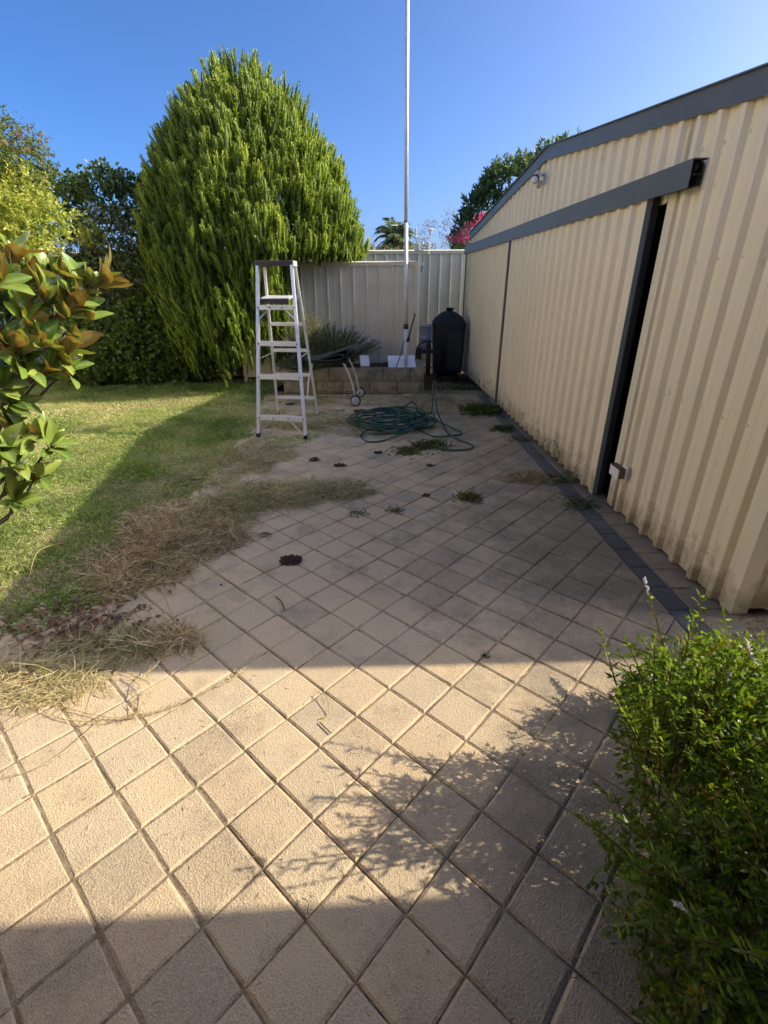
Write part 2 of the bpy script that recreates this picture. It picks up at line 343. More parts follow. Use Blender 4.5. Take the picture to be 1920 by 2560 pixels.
def vnoise(P, scale, seed=0.0):
    P = np.asarray(P) * scale + seed
    return (np.sin(P[:, 0]*1.7 + np.sin(P[:, 1]*2.3 + 1.1)*1.3) + np.sin(P[:, 1]*1.9 + np.sin(P[:, 2]*2.1 + P[:, 0]*0.7)*1.4) + np.sin(P[:, 2]*2.2 + np.sin(P[:, 0]*1.3)*1.7 + P[:, 1]*0.5)) / 3

# ================================================================== GROUND
def sheet(name, pts, z, mat, kind='structure'):
    m = MB().add([(x, y, z) for x, y in pts], [tuple(range(len(pts)))]); return tag(m.build(name, mat), kind=kind)
tag(MB().add([(-300, -300, -0.05), (300, -300, -0.05), (300, 300, -0.05), (-300, 300, -0.05)], [(0, 1, 2, 3)]).build('ground', 'soil'), kind='structure')
# lawn: gently uneven sheet
gx, gy = np.meshgrid(np.linspace(-12, -1.35, 54), np.linspace(1.9, 10.6, 48))
def lawn_edge(y):      # right-hand limit of the turf
    return np.interp(y, [1.9, 2.2, 2.8, 3.4, 4.3, 6.0, 7.2, 8.2, 10.6], [-1.85, -1.62, -1.48, -1.42, -1.55, -1.60, -1.72, -1.85, -1.6])
ed = lawn_edge(gy); X = -12 + (gx + 12) / (12 - 1.35) * (ed + 12)
Z = -0.012 + 0.012 * vnoise(np.stack([X, gy, gx * 0], -1).reshape(-1, 3), 1.1).reshape(X.shape)
vv = np.stack([X, gy, Z], -1).reshape(-1, 3); nx = 54; ny = 48
ff = [(j*nx+i, j*nx+i+1, (j+1)*nx+i+1, (j+1)*nx+i) for j in range(ny-1) for i in range(nx-1)]
lawn = tag(MB().add(vv.tolist(), ff).build('lawn', 'thatch', smooth=True), kind='structure')

# ---- shed frame (local: x along the wall away from the camera, y out into the yard)
SH = Vector((1.85, 2.13)); SA = rad(91.5)
def shed_w(s, o, z=0.0): return (SH.x + s*math.cos(SA) - o*math.sin(SA), SH.y + s*math.sin(SA) + o*math.cos(SA), z)
def strip_x(y): return 1.535 - 0.010 * (y - 2.0)      # left side of the charcoal border row

# ---- paving
sand = MB().add([(-2.6, -1.4, -0.0072), (2.6, -1.4, -0.0072), (2.6, 2.1, -0.0072), (1.9, 2.2, -0.0072), (1.75, 8.2, -0.0072), (-1.95, 8.2, -0.0072), (-1.85, 6.2, -0.0072), (-1.7, 3.5, -0.0072), (-2.6, 1.9, -0.0072)],
                [(0, 1, 2, 3, 8), (3, 4, 7, 8), (4, 5, 6, 7)])
paving = tag(sand.build('paving', 'sand'), kind='structure')
def clip(poly, f):
    out = []
    for i in range(len(poly)):
        a, b = poly[i], poly[(i+1) % len(poly)]; fa, fb = f(a), f(b)
        if fa >= 0: out.append(a)
        if (fa >= 0) != (fb >= 0):
            t = fa / (fa - fb); out.append((a[0] + (b[0]-a[0])*t, a[1] + (b[1]-a[1])*t))
    return out
def area(p): return abs(sum(p[i][0]*p[(i+1) % len(p)][1] - p[(i+1) % len(p)][0]*p[i][1] for i in range(len(p)))) / 2
def slab(poly, bev=0.006, depth=0.03, wob=0.0015, sub=True):
    """bevelled paver from an outline given about its own centre"""
    n = len(poly); cx = sum(p[0] for p in poly)/n; cy = sum(p[1] for p in poly)/n
    def inset(p, d):
        dx, dy = p[0]-cx, p[1]-cy; l = math.hypot(dx, dy) or 1; return (p[0]-dx/l*d*1.3, p[1]-dy/l*d*1.3)
    P0 = []
    for i in range(n):
        a, b = poly[i], poly[(i+1) % n]; L_ = math.hypot(b[0]-a[0], b[1]-a[1]) or 1
        P0.append((a[0] - (a[0]-cx)*random.uniform(.003, .022), a[1] - (a[1]-cy)*random.uniform(.003, .022)))
        if L_ > 0.1:
            t = random.uniform(.35, .65); P0.append((a[0] + (b[0]-a[0])*t + (b[1]-a[1])/L_*random.uniform(-.6, 1.3)*wob, a[1] + (b[1]-a[1])*t - (b[0]-a[0])/L_*random.uniform(-.6, 1.3)*wob))
    n = len(P0)
    v = [(x, y, -depth) for x, y in P0] + [(x, y, -bev*0.75) for x, y in P0] + [(*inset(p, bev*1.0), 0.0) for p in P0]
    f = []
    for k_ in range(2):
        for i in range(n): f.append((k_*n+i, k_*n+(i+1) % n, (k_+1)*n+(i+1) % n, (k_+1)*n+i))
    f.append(tuple(2*n+i for i in range(n))); return v, f
J = 0.0026
h_ = T/2 - J
sq = []
for q in range(14):
    c_, s_ = math.cos(LAT_A), math.sin(LAT_A)
    pl = [(x*c_ - y*s_, x*s_ + y*c_) for x, y in ((-h_,-h_),(h_,-h_),(h_,h_),(-h_,h_))]
    v, f = slab(pl, random.uniform(0.006, 0.009)); sq.append(MB().add(v, f).mesh('paver', 'paver'))
cells = []
for a in range(-42, 26):
    for b in range(-44, 30):
        cx, cy = lat(a + 0.5, b + 0.5)
        if not (-2.75 < cx < 2.2 and -1.0 < cy < 8.05): continue
        c_, s_ = math.cos(LAT_A), math.sin(LAT_A)
        pl = [(cx + x*c_ - y*s_, cy + x*s_ + y*c_) for x, y in ((-h_,-h_),(h_,-h_),(h_,h_),(-h_,h_))]
        full = pl
        pl = clip(pl, lambda p: 7.90 - p[1])
        if cy > 1.7:
            pl = clip(pl, lambda p: strip_x(p[1]) - J - p[0]) if pl else pl
            lim = float(np.interp(cy, [1.7, 2.2, 3.2, 4.3, 6.0, 8.0], [-2.6, -1.95, -1.65, -1.62, -1.68, -1.9]))
            pl = clip(pl, lambda p: p[0] - lim) if pl else pl
        else: pl = clip(pl, lambda p: p[0] + 2.6)
        if len(pl) < 3 or area(pl) < 0.0015: continue
        cells.append((cx, cy, pl, area(pl) > 0.97 * area(full)))
def vis(cx, cy):
    d = Vector((cx, cy, -CAM_H)); z = d.dot(fw)
    if z < 0.2: return False
    x = 960 + 1222.6*d.dot(r2)/z; y = 1280 - 1222.6*d.dot(u2)/z; return -60 < x < 1990 and y < 2690
inview = sorted([c for c in cells if vis(c[0], c[1])], key=lambda c: math.hypot(c[0], c[1]))
near, far = inview[:298], inview[298:] + [c for c in cells if not vis(c[0], c[1])]
def paver_z(cx, cy): return 0.0025 * math.sin(cx*3.1 + cy*1.7) + random.uniform(-0.0016, 0.0016)
def tilt(): return (random.gauss(0, 0.006), random.gauss(0, 0.006), random.gauss(0, 0.008))
for cx, cy, pl, whole in near:
    if whole: link('paver', random.choice(sq), paving, (cx, cy, paver_z(cx, cy)), tilt())
    else:
        v, f = slab([(x-cx, y-cy) for x, y in pl]); MB().add(v, f).build('paver', 'paver', paving, loc=(cx, cy, paver_z(cx, cy)), rot=tilt())
mb = MB()
for cx, cy, pl, whole in far:
    v, f = slab([(x-cx, y-cy) for x, y in pl]); z = paver_z(cx, cy) + (random.uniform(-0.004, 0.004) if cy > 6.8 else 0); a, b = random.gauss(0, .008), random.gauss(0, .008)
    mb.add([(x+cx, y+cy, zz+z+x*a+y*b) for x, y, zz in v], f)
tag(mb.build('paver_field', 'paver', paving), kind='stuff')
# charcoal border row and the row of squares against the shed
y = 1.95; 
while y < 7.6:
    L = 0.222; xa = strip_x(y); pl = [(xa+.003, y+.003), (xa+.125, y+.003), (strip_x(y+L)+.125, y+L-.003), (strip_x(y+L)+.003, y+L-.003)]
    cx, cy = xa+.06, y+L/2
    v, f = slab([(px-cx, py-cy) for px, py in pl], 0.005, 0.03, 0.0008); MB().add(v, f).build('border_paver', 'paver_dark', paving, loc=(cx, cy, 0.001+random.uniform(-.001, .001)), rot=tilt())
    y += L
y = 1.97
while y < 7.4:
    L = 0.205; xa = strip_x(y)+0.131; pl = [(xa, y+.004), (xa+.195, y+.004), (xa+.193, y+L-.004), (xa-.002, y+L-.004)]
    cx, cy = xa+.1, y+L/2
    v, f = slab([(px-cx, py-cy) for px, py in pl], 0.006); MB().add(v, f).build('edge_paver', 'paver', paving, loc=(cx, cy, -0.001+random.uniform(-.003, .002)), rot=tilt())
    y += L
# light row that runs off to the right in front of the shed corner
for i in range(6):
    x0 = 1.60 + i*0.30; v, f = slab([(-.146, -.062), (.146, -.062), (.146, .062), (-.146, .062)], 0.006)
    MB().add(v, f).build('kerb_paver', 'mortar', paving, loc=(x0+.1, 1.878 + i*.008, 0.0), rot=(0, 0, rad(1.5)))

# ================================================================== SHED
shed = thing('garden_shed', 'long cream ribbed steel shed with grey fascia and sliding doors along the paving', 'shed', (SH.x, SH.y, 0), SA)
def ztop(s): return 2.43 + 0.112 * s if s <= 4.0 else 2.43 + 0.112 * (8.0 - s)
P_ = 0.19
def rib_profile(s0, s1, depth=0.036, pitch=P_, phase=0.0):
    """points (s, out) of trapezoidal ribbed steel between s0 and s1"""
    pts = []; k0 = int(math.floor((s0 - phase) / pitch)) - 1
    for k_ in range(k0, int((s1 - phase) / pitch) + 2):
        b = phase + k_ * pitch
        for ds, o in ((0.0, 0.0), (0.058, 0.0), (0.061, 0.0025), (0.066, 0.0025), (0.069, 0.0), (0.112, 0.0), (0.128, depth - 0.003), (0.133, depth), (0.166, depth), (0.171, depth - 0.003)):
            pts.append((b + ds, o))
    res = []
    def ev(s):
        for (a, oa), (b, ob) in zip(pts, pts[1:]):
            if a <= s <= b: return oa + (ob-oa) * ((s-a)/(b-a) if b > a else 0)
        return 0.0
    res = [(s0, ev(s0))] + [p for p in pts if s0 + 1e-4 < p[0] < s1 - 1e-4] + [(s1, ev(s1))]
    return res
def ribbed(name, mat, parent, s0, s1, zb, zt, out=0.0, phase=0.0, depth=0.036, pitch=P_, back=0.003):
    pr = rib_profile(s0, s1, depth, pitch, phase); m = MB(); n = len(pr)
    zt = zt if callable(zt) else (lambda s, q=zt: q)
    top = [(s, out+o, zt(s)) for s, o in pr]; bot = [(s, out+o, zb) for s, o in pr]
    v = bot + top + [(s, out+o-back, zb) for s, o in pr] + [(s, out+o-back, zt(s)) for s, o in pr]
    f = [(i+1, i, n+i, n+i+1) for i in range(n-1)] + [(2*n+i, 2*n+i+1, 3*n+i+1, 3*n+i) for i in range(n-1)]
    f += [(2*n+i, i, i+1, 2*n+i+1) for i in range(n-1)] + [(n+i, 3*n+i, 3*n+i+1, n+i+1) for i in range(n-1)]
    f += [(0, 2*n, 3*n, n), (n-1, 2*n-1, 4*n-1, 3*n-1)]
    return m.add(v, f).build(name, mat, parent)
W = 4 * P_
DO = 1.44      # near side of the door opening
# near panels beside the opening, full height
for s0, s1 in ((0.0, 0.76), (0.76, DO - 0.012)):
    ribbed('wall_sheet', 'cream', shed, s0 + (0.0012 if s0 else 0.0), s1, 0.012, lambda s: ztop(s) - 0.03)
# above the doors
s0 = DO - 0.075
while s0 < 8.0:
    s1 = min(8.0, (math.floor(s0 / W + 1e-6) + 1) * W)
    if s1 < 4.0 < s1 + 0.0: s1 = 4.0
    ribbed('wall_sheet', 'cream', shed, s0 + 0.0012, s1, 2.06, lambda s: ztop(s) - 0.03)
    s0 = s1
# side wall facing the camera, and the far walls
def frame_part(name, mat, s0, s1, o0, o1, z0, z1, parent=shed, bev=0.0): return MB().box(s0, s1, o0, o1, z0, z1, bev).build(name, mat, parent)
for i in range(5):
    pr = rib_profile(0.0, 0.76, 0.026); m = MB(); n = len(pr)
    v = [(-o, -0.05 - (i*0.76 + s), 0.035) for s, o in pr] + [(-o, -0.05 - (i*0.76 + s), 2.42) for s, o in pr]
    m.add(v, [(i_, i_+1, n+i_+1, n+i_) for i_ in range(n-1)]).build('side_sheet', 'cream', shed)
frame_part('back_wall', 'cream', 7.97, 8.0, -3.9, -0.04, 0.03, 2.40)
frame_part('rear_wall', 'cream', 0.0, 7.97, -3.93, -3.9, 0.03, 2.40)
frame_part('interior_dark_sheet', 'interior_dark', 0.02, 7.9, -0.9, -0.88, 0.0, 2.3)  # black sheet standing in for the unlit depth behind the door gap
frame_part('interior_floor', 'interior_dark', 0.02, 7.9, -0.88, -0.03, 0.0, 0.012)
frame_part('corner_flashing', 'cream_trim', -0.034, -0.030, -0.055, 0.034, 0.03, 2.42)
frame_part('corner_flashing', 'cream_trim', -0.030, 0.055, 0.030, 0.034, 0.03, 2.43)
# roof planes with a short overhang, fascia, capping
def roof_side(sa, sb):
    m = MB(); t = 0.02; za, zb = ztop(max(0, min(8, sa))) + (-0.02 if sa < 0 else 0), ztop(max(0, min(8, sb))) + (-0.02 if sb > 8 else 0)
    m.add([(sa, 0.035, za), (sb, 0.035, zb), (sb, -4.1, zb), (sa, -4.1, za), (sa, 0.035, za-t), (sb, 0.035, zb-t), (sb, -4.1, zb-t), (sa, -4.1, za-t)],
          [(3,2,1,0),(4,5,6,7),(0,1,5,4),(1,2,6,5),(2,3,7,6),(3,0,4,7)]).build('roof', 'roof', shed)
roof_side(-0.14, 4.0); roof_side(4.0, 8.1)
def fascia(sa, sb):
    za, zb = ztop(max(0, sa)) - (0.016 if sa < 0 else 0), ztop(min(8, sb)); h = 0.118; m = MB()
    for o0, o1, lo, hi in ((0.037, 0.041, h, -0.002), (0.037, 0.060, 0.006, -0.002), (0.037, 0.052, h + 0.004, h)):
        m.add([(sa, o0, za-lo), (sb, o0, zb-lo), (sb, o1, zb-lo), (sa, o1, za-lo), (sa, o0, za-hi*1.0), (sb, o0, zb-hi), (sb, o1, zb-hi), (sa, o1, za-hi)],
              [(3,2,1,0),(4,5,6,7),(0,1,5,4),(1,2,6,5),(2,3,7,6),(3,0,4,7)])
    return m.build('fascia', 'grey_steel', shed)
fascia(-0.16, 3.999); fascia(4.003, 8.12)
frame_part('gutter', 'grey_steel', -0.20, -0.142, -4.1, 0.02, 2.31, 2.41)
# track cover over the doors
tc = MB(); S0, S1 = 1.10, 8.1
tc.box(S0, S1, 0.118, 0.122, 2.085, 2.220).box(S0, S1, 0.030, 0.1175, 2.2185, 2.2225)
tc.build('track_cover', 'grey_steel', shed)
tr_ = MB()
for q in range(3):
    tr_.tube([(S0 + 0.03, 0.045 + q*0.026, 2.205), (S0 + 0.05, 0.045 + q*0.026, 2.205)], 0.001, 4)
tr_.box(S0 + 0.02, S1 - 0.05, 0.045, 0.100, 2.150, 2.154).box(S0 + 0.02, S1 - 0.05, 0.043, 0.047, 2.154, 2.2)
tr_.build('track_rail', 'dark_steel', shed)
for q in range(3):      # rollers and nylon stops seen in the open end of the track
    MB().lathe([(0.001, -0.012), (0.028, -0.012), (0.032, -0.004), (0.032, 0.004), (0.028, 0.012), (0.001, 0.012)], (S0 + 0.06 + 0.045*q, 0.076, 2.185), 12, 'Y').build('roller', 'dark_steel', shed)
frame_part('track_bracket', 'dark_steel', S0 + 0.05, S0 + 0.19, 0.028, 0.05, 2.10, 2.215)
# opening trim and grey jamb
frame_part('opening_trim', 'cream_trim', DO - 0.085, DO, 0.030, 0.034, 0.02, 2.10)
frame_part('opening_trim', 'cream_trim', DO - 0.085, DO - 0.082, 0.004, 0.0299, 0.02, 2.10)
frame_part('opening_trim', 'cream_trim', DO - 0.004, DO, -0.04, 0.0299, 0.02, 2.10)
# near sliding door: ribbed skin, cream stile, grey channel and brown channel on its leading side
door = bpy.data.objects.new('sliding_door', None); COL.objects.link(door); door.parent = shed
DN, DF = 1.575, 4.93
s0 = DN + 0.075
k_ = 0
while s0 < DF - 0.01:
    s1 = min(DF, s0 + W); ribbed('door_sheet', 'cream', door, s0 + 0.0012, s1, 0.035, 2.12, 0.072, phase=DN + 0.075 - 0.02); s0 = s1
MB().box(DN, DN + 0.074, 0.095, 0.099, 0.03, 2.12).build('door_stile', 'cream', door)
MB().box(DN - 0.004, DN, 0.064, 0.099, 0.028, 2.12).build('door_edge', 'jamb_grey', door)
MB().box(DN - 0.008, DN - 0.0045, 0.018, 0.063, 0.028, 2.12).build('door_channel', 'dark_steel', door)
MB().box(DF, DF + 0.022, 0.060, 0.112, 0.03, 2.12).build('door_meeting_strip', 'grey_steel', door)
door2 = bpy.data.objects.new('sliding_door', None); COL.objects.link(door2); door2.parent = shed; door2['label'] = 'far sliding door leaf beyond the grey seam'
s0 = DF + 0.024
while s0 < 8.0:
    s1 = min(8.06, s0 + W); ribbed('door_sheet', 'cream', door2, s0, s1 - 0.0012, 0.035, 2.12, 0.062, phase=DF); s0 = s1 if s1 < 8.05 else 9
MB().box(8.061, 8.075, 0.03, 0.095, 0.03, 2.12).build('door_edge', 'dark_steel', door2)
# screws on the near sheets
scr = MB().lathe([(0.001, 0.0), (0.010, 0.0), (0.009, 0.003), (0.0055, 0.004), (0.005, 0.008), (0.001, 0.008)], (0, 0, 0), 8, 'Y').mesh('screw', 'cream_trim')
for z in (0.22, 0.95, 1.72, 2.28):
    for q in (0.09, 0.28, 0.47, 0.66, 0.85, 1.04, 1.23):
        link('screw', scr, shed, (q + 0.01, 0.0035, z + random.uniform(-.01, .01)))
for z in (0.30, 0.95, 1.6): link('screw', scr, shed, (DO - 0.03, 0.0345, z))
# steel latch box at the opening
lt = bpy.data.objects.new('latch', None); COL.objects.link(lt); lt.parent = shed; lt.location = (DO - 0.175, 0.0, 0.325)
MB().box(-0.03, 0.035, 0.027, 0.040, -0.055, 0.055, 0.004).build('latch_plate', 'white_plastic', lt)
MB().box(-0.022, 0.03, 0.0405, 0.088, -0.036, 0.036, 0.003).build('latch_arm', 'rust', lt)
MB().box(-0.022, 0.115, 0.0885, 0.093, -0.036, 0.036).build('latch_face', 'white_plastic', lt)
MB().box(-0.022, 0.13, 0.0405, 0.0925, 0.0365, 0.042).build('latch_lid', 'black_plastic', lt)

# security light with two white heads
sl = thing('security_light', 'small white security spotlight on the shed gable under the ridge', 'security light', shed_w(4.02, 0.03, 2.60), SA)
MB().box(-0.06, 0.06, 0.0, 0.012, -0.06, 0.07, 0.006).build('mounting_plate', 'aged_plastic', sl)
MB().tube([(0.0, 0.01, 0.03), (0.0, 0.05, 0.03), (-0.02, 0.08, 0.01)], 0.012, 8).build('swivel_arm', 'white_plastic', sl, True)
hd = Vector((-0.75, 0.45, -0.55)).normalized(); p0 = Vector((0.01, 0.07, 0.05))
MB().tube([p0, p0 + hd*0.02, p0 + hd*0.09, p0 + hd*0.125], [0.012, 0.028, 0.040, 0.040], 14).build('lamp_head', 'white_plastic', sl, True)
MB().tube([p0 + hd*0.121, p0 + hd*0.137], [0.0435, 0.0435], 14).build('lamp_ring', 'black_plastic', sl, True)
p1 = p0 + hd*0.13
MB().tube([p1, p1 + hd*0.03, p1 + hd*0.05, p1 + hd*0.058], [0.037, 0.036, 0.026, 0.006], 14).build('lamp_lens', 'white_plastic', sl, True)
MB().tube([(0.0, 0.04, -0.03), (-0.02, 0.07, -0.075)], [0.020, 0.026], 12).build('motion_sensor', 'aged_plastic', sl, True)

# ================================================================== PATIO ROOF behind and above the camera (casts the near shade)
pr_ = thing('patio_roof', 'timber patio roof of the house over the near paving, out of frame', 'patio roof', (0, 0, 0))
MB().add([(-6.6, 0.505, 2.15), (9, 1.29, 2.15), (9, -3.2, 2.45), (-6.6, -3.2, 2.45), (-6.6, 0.505, 2.19), (9, 1.29, 2.19), (9, -3.2, 2.49), (-6.6, -3.2, 2.49)], [(3,2,1,0),(4,5,6,7),(0,1,5,4),(1,2,6,5),(2,3,7,6),(3,0,4,7)]).build('roof_sheet', 'timber', pr_)
for i in range(11): MB().box(-6.5 + i*1.4, -6.44 + i*1.4, -1.05, 0.43, 2.04, 2.14).build('rafter', 'timber', pr_)
nb = thing('added_bounce_house', 'pale rendered house added left of the lawn to bounce light, out of frame', 'house', (0, 0, 0))  # invented house, added unseen to bounce warm sunlight into the yard
MB().box(-7.4, -7.2, -6, 8.2, 0, 4.8).build('wall', 'bounce_pale', nb)
MB().box(-11.5, -7.0, -6.3, 8.3, 4.8, 4.92).build('roof', 'roof', nb)
hw = thing('house', 'rendered house wall behind the patio, with side walls added to shade it, out of frame', 'house', (0, 0, 0))
MB().box(-6.6, 9, -1.3, -1.1, 0, 2.30).build('wall', 'brick_wall', hw)
MB().box(2.1, 9, -1.09, 0.30, 0, 2.03).build('wall', 'brick_wall', hw)  # right side wall, added unseen to block sky light under the patio
MB().box(-1.55, -1.35, -1.09, 0.38, 0, 2.03).build('wall', 'brick_wall', hw)  # left side wall, added likewise to deepen the near shade

# ================================================================== FENCES
def fence(name, label, x0, x1, Y, zt, zb, mat, pitch, sheet_w, posts, tilt_y=0.0):
    t = thing(name, label, 'fence', (0, Y, 0))
    x = x0
    while x < x1 - 0.02:
        xe = min(x1, x + sheet_w); m = MB(); pts = []
        n = int(round((xe - x) / pitch)) or 1
        for i in range(n):
            b = x + i*pitch
            for dx, o in ((0, 0), (0.012, -0.022), (0.032, -0.022), (0.044, 0.0), (pitch*0.55, 0.0), (pitch*0.55+.006, -0.004), (pitch*0.55+.014, -0.004), (pitch*0.55+.02, 0)): pts.append((b+dx, o))
        pts.append((xe, 0)); N = len(pts)
        m.add([(a, o, zb) for a, o in pts] + [(a, o, zt-0.02) for a, o in pts] + [(a, o+.002, zb) for a, o in pts] + [(a, o+.002, zt-.02) for a, o in pts],
              [(i, i+1, N+i+1, N+i) for i in range(N-1)] + [(2*N+i+1, 2*N+i, 3*N+i, 3*N+i+1) for i in range(N-1)])
        m.build('fence_sheet', mat, t); x = xe
    m = MB(); m.box(x0, x1, -0.028, 0.028, zt-0.055, zt-0.003).add([(x0, -0.036, zt-.006), (x1, -0.036, zt-.006), (x1, -0.012, zt+.012), (x0, -0.012, zt+.012), (x0, 0.036, zt-.006), (x1, 0.036, zt-.006), (x1, 0.012, zt+.012), (x0, 0.012, zt+.012)], [(0,1,2,3),(3,2,6,7),(7,6,5,4),(4,5,1,0),(0,3,7,4),(1,5,6,2)]); m.build('top_rail', mat, t)
    MB().box(x0, x1, -0.028, 0.028, zb, zb+0.05).build('bottom_rail', mat, t)
    for px in posts: MB().box(px-0.025, px+0.025, -0.032, 0.032, zb-0.1, zt+0.004).build('fence_post', mat, t)
    return t
fence('steel_fence', 'grey ribbed steel fence panel behind the raised bed and the pole', -2.46, 0.58, 9.0, 1.925, 0.1, 'fence_grey', 0.217, 0.868, (0.57, -2.46))
fence('steel_fence', 'taller cream steel fence at the back, behind the covered barbecue', -9.5, 3.5, 11.0, 2.192, 0.0, 'fence_cream', 0.217, 0.868, (-4.8, 3.3))
fence('steel_fence', 'cream steel fence hidden in the shade behind the hedge', -9.5, -2.6, 10.55, 1.8, 0.0, 'fence_cream', 0.217, 0.868, (-7, -4.0))

# ================================================================== RAISED BED
bed = thing('raised_garden_bed', 'low raised bed of two courses of rough limestone blocks', 'garden bed', (0, 0, 0))
def rough_block(L, H, D, seed):
    """block with a split, pillowed front; local x along, y depth, z up"""
    nx, nz = 7, 4; m = MB(); F = []
    for j in range(nz):
        for i in range(nx):
            u, v = i/(nx-1), j/(nz-1); e = min(u, 1-u)*L; g_ = min(v, 1-v)*H; bul = min(1, e/0.03)*min(1, g_/0.03)
            F.append((u*L, -bul*(0.008 + 0.014*(0.5+0.5*mnoise.noise(Vector((u*L*14+seed*7.3, v*H*16, seed))))), v*H))
    f = [(j*nx+i, j*nx+i+1, (j+1)*nx+i+1, (j+1)*nx+i) for j in range(nz-1) for i in range(nx-1)]
    m.add(F, f); m.add([(0,0,0),(L,0,0),(L,0,H),(0,0,H),(0,D,0),(L,D,0),(L,D,H),(0,D,H)], [(5,4,7,6),(0,4,5,1),(3,2,6,7),(1,5,6,2),(4,0,3,7)])
    return m
def bedY(x): return 7.935 - 0.03*(x + 0.4)
sd_ = 0
for zc, js in ((0.0, (-1.60, -1.07, -0.64, -0.21, 0.222, 0.65)), (0.20, (-1.60, -1.29, -0.86, -0.43, 0.0, 0.43, 0.65))):
    for a, b in zip(js, js[1:]):
        sd_ += 1; rough_block(b-a-0.012, 0.19, 0.12, sd_).build('block', 'block', bed, loc=(a+0.006, bedY(a), zc + 0.004), rot=(0, 0, -0.03))
for zc in (0.0, 0.20):      # right return and left return
    for i in range(3):
        sd_ += 1; rough_block(0.30, 0.19, 0.12, sd_).build('block', 'block', bed, loc=(0.652, 8.04 + i*0.312, zc+.004), rot=(0, 0, rad(90)))
        sd_ += 1; rough_block(0.30, 0.19, 0.12, sd_).build('block', 'block', bed, loc=(-1.61, 8.35 + i*0.312, zc+.004), rot=(0, 0, rad(-90)))
MB().box(-1.585, 0.63, 7.985, 8.02, 0.0, 0.385).build('mortar_core', 'mortar', bed)
sgx, sgy = np.meshgrid(np.linspace(-1.5, 0.56, 26), np.linspace(8.0, 8.96, 12)); sz = 0.345 + 0.03*vnoise(np.stack([sgx, sgy, sgx*0], -1).reshape(-1, 3), 4).reshape(sgx.shape)
MB().add(np.stack([sgx, sgy, sz], -1).reshape(-1, 3).tolist(), [(j*26+i, j*26+i+1, (j+1)*26+i+1, (j+1)*26+i) for j in range(11) for i in range(25)]).build('bed_soil', 'soil', bed, True)

# ================================================================== LADDER
lad = thing('step_ladder', 'open aluminium step ladder standing at the edge of the lawn', 'ladder', (0, 0, 0))
FL, FR = Vector((-1.455, 5.54, 0)), Vector((-0.890, 5.44, 0)); TL, TR = Vector((-1.365, 5.99, 1.80)), Vector((-0.985, 5.95, 1.80))
RL, RR = Vector((-1.438, 6.62, 0)), Vector((-0.885, 6.55, 0)); BL, BR = Vector((-1.315, 6.09, 1.78)), Vector((-0.965, 6.05, 1.78))
def rail(a, b, name='front_rail', w_=0.030, d_=0.058, mat='alu'):
    m = MB(); a = a + (b-a)*0.012; t = (b-a).normalized(); u = Vector((0, 1, 0)); u = (u - t*u.dot(t)).normalized(); v = t.cross(u); sgn = 1 if v.x > 0 else -1
    m.beam(a - u*d_/2, b - u*d_/2, w_, 0.003); m.beam(a + u*d_/2, b + u*d_/2, w_, 0.003); m.beam(a, b, 0.003, d_-0.004)
    return m.build(name, mat, lad)
rail(FL, TL); rail(FR, TR); rail(RL, BL, 'rear_rail', 0.026, 0.036); rail(RR, BR, 'rear_rail', 0.026, 0.036)
for p in (FL, FR): MB().box(p.x-.021, p.x+.021, p.y-.034, p.y+.034, 0, 0.045, 0.005).build('rubber_foot', 'black_plastic', lad)
for p in (RL, RR): MB().box(p.x-.018, p.x+.018, p.y-.024, p.y+.024, 0, 0.04, 0.005).build('rubber_foot', 'black_plastic', lad)
rivet = MB().lathe([(0.001, -.004), (0.008, -.004), (0.008, 0), (0.001, 0)], (0, 0, 0), 8, 'Y').mesh('rivet', 'black_plastic')
for z in (0.215, 0.655, 1.005, 1.375):
    t = z/1.80; a, b = FL.lerp(TL, t), FR.lerp(TR, t)
    m = MB(); m.beam(a + Vector((0.014, -0.030, 0)), b + Vector((-0.014, -0.030, 0)), 0.046, 0.003, (0, 1, 0))
    m.beam(a + Vector((0.014, 0.002, 0.023)), b + Vector((-0.014, 0.002, 0.023)), 0.003, 0.064, (0, 1, 0))
    m.build('step', 'alu', lad)
    for q in (0.02, 0.98): link('rivet', rivet, lad, a.lerp(b, q) + Vector((0, -0.034, 0)))
    if z in (0.215, 1.375):
        for q in (0.33, 0.66): link('rivet', rivet, lad, a.lerp(b, q) + Vector((0, -0.034, 0)))
for z in (0.245, 0.555, 0.865, 1.175, 1.47):
    t = z/1.78; a, b = RL.lerp(BL, t), RR.lerp(BR, t)
    m = MB(); m.beam(a + Vector((0.01, -0.016, 0)), b + Vector((-0.01, -0.016, 0)), 0.036, 0.003); m.beam(a + Vector((0.01, 0.0, 0.018)), b + Vector((-0.01, 0.0, 0.018)), 0.003, 0.034)
    m.build('rear_rung', 'alu', lad)
def brace(a, b, mat='alu_dull'): MB().beam(a, b, 0.018, 0.004).build('brace', mat, lad)
def fl(t): return FL.lerp(TL, t) + Vector((0.018, 0.0, 0))
def fr(t): return FR.lerp(TR, t) + Vector((-0.018, 0.0, 0))
brace(fl(0.04), fl(0.11) + Vector((0.155, 0.01, 0))); brace(fr(0.02), fr(0.11) + Vector((-0.155, 0.01, 0)))
brace(fl(0.70), fl(0.755) + Vector((0.10, 0.01, 0))); brace(fr(0.70), fr(0.755) + Vector((-0.10, 0.01, 0)))
rl_ = lambda t: RL.lerp(BL, t); rr_ = lambda t: RR.lerp(BR, t)
brace(rl_(0.03) + Vector((.015, -.02, 0)), rl_(0.13) + Vector((0.12, -.02, 0))); brace(rr_(0.03) + Vector((-.015, -.02, 0)), rr_(0.13) + Vector((-0.12, -.02, 0)))
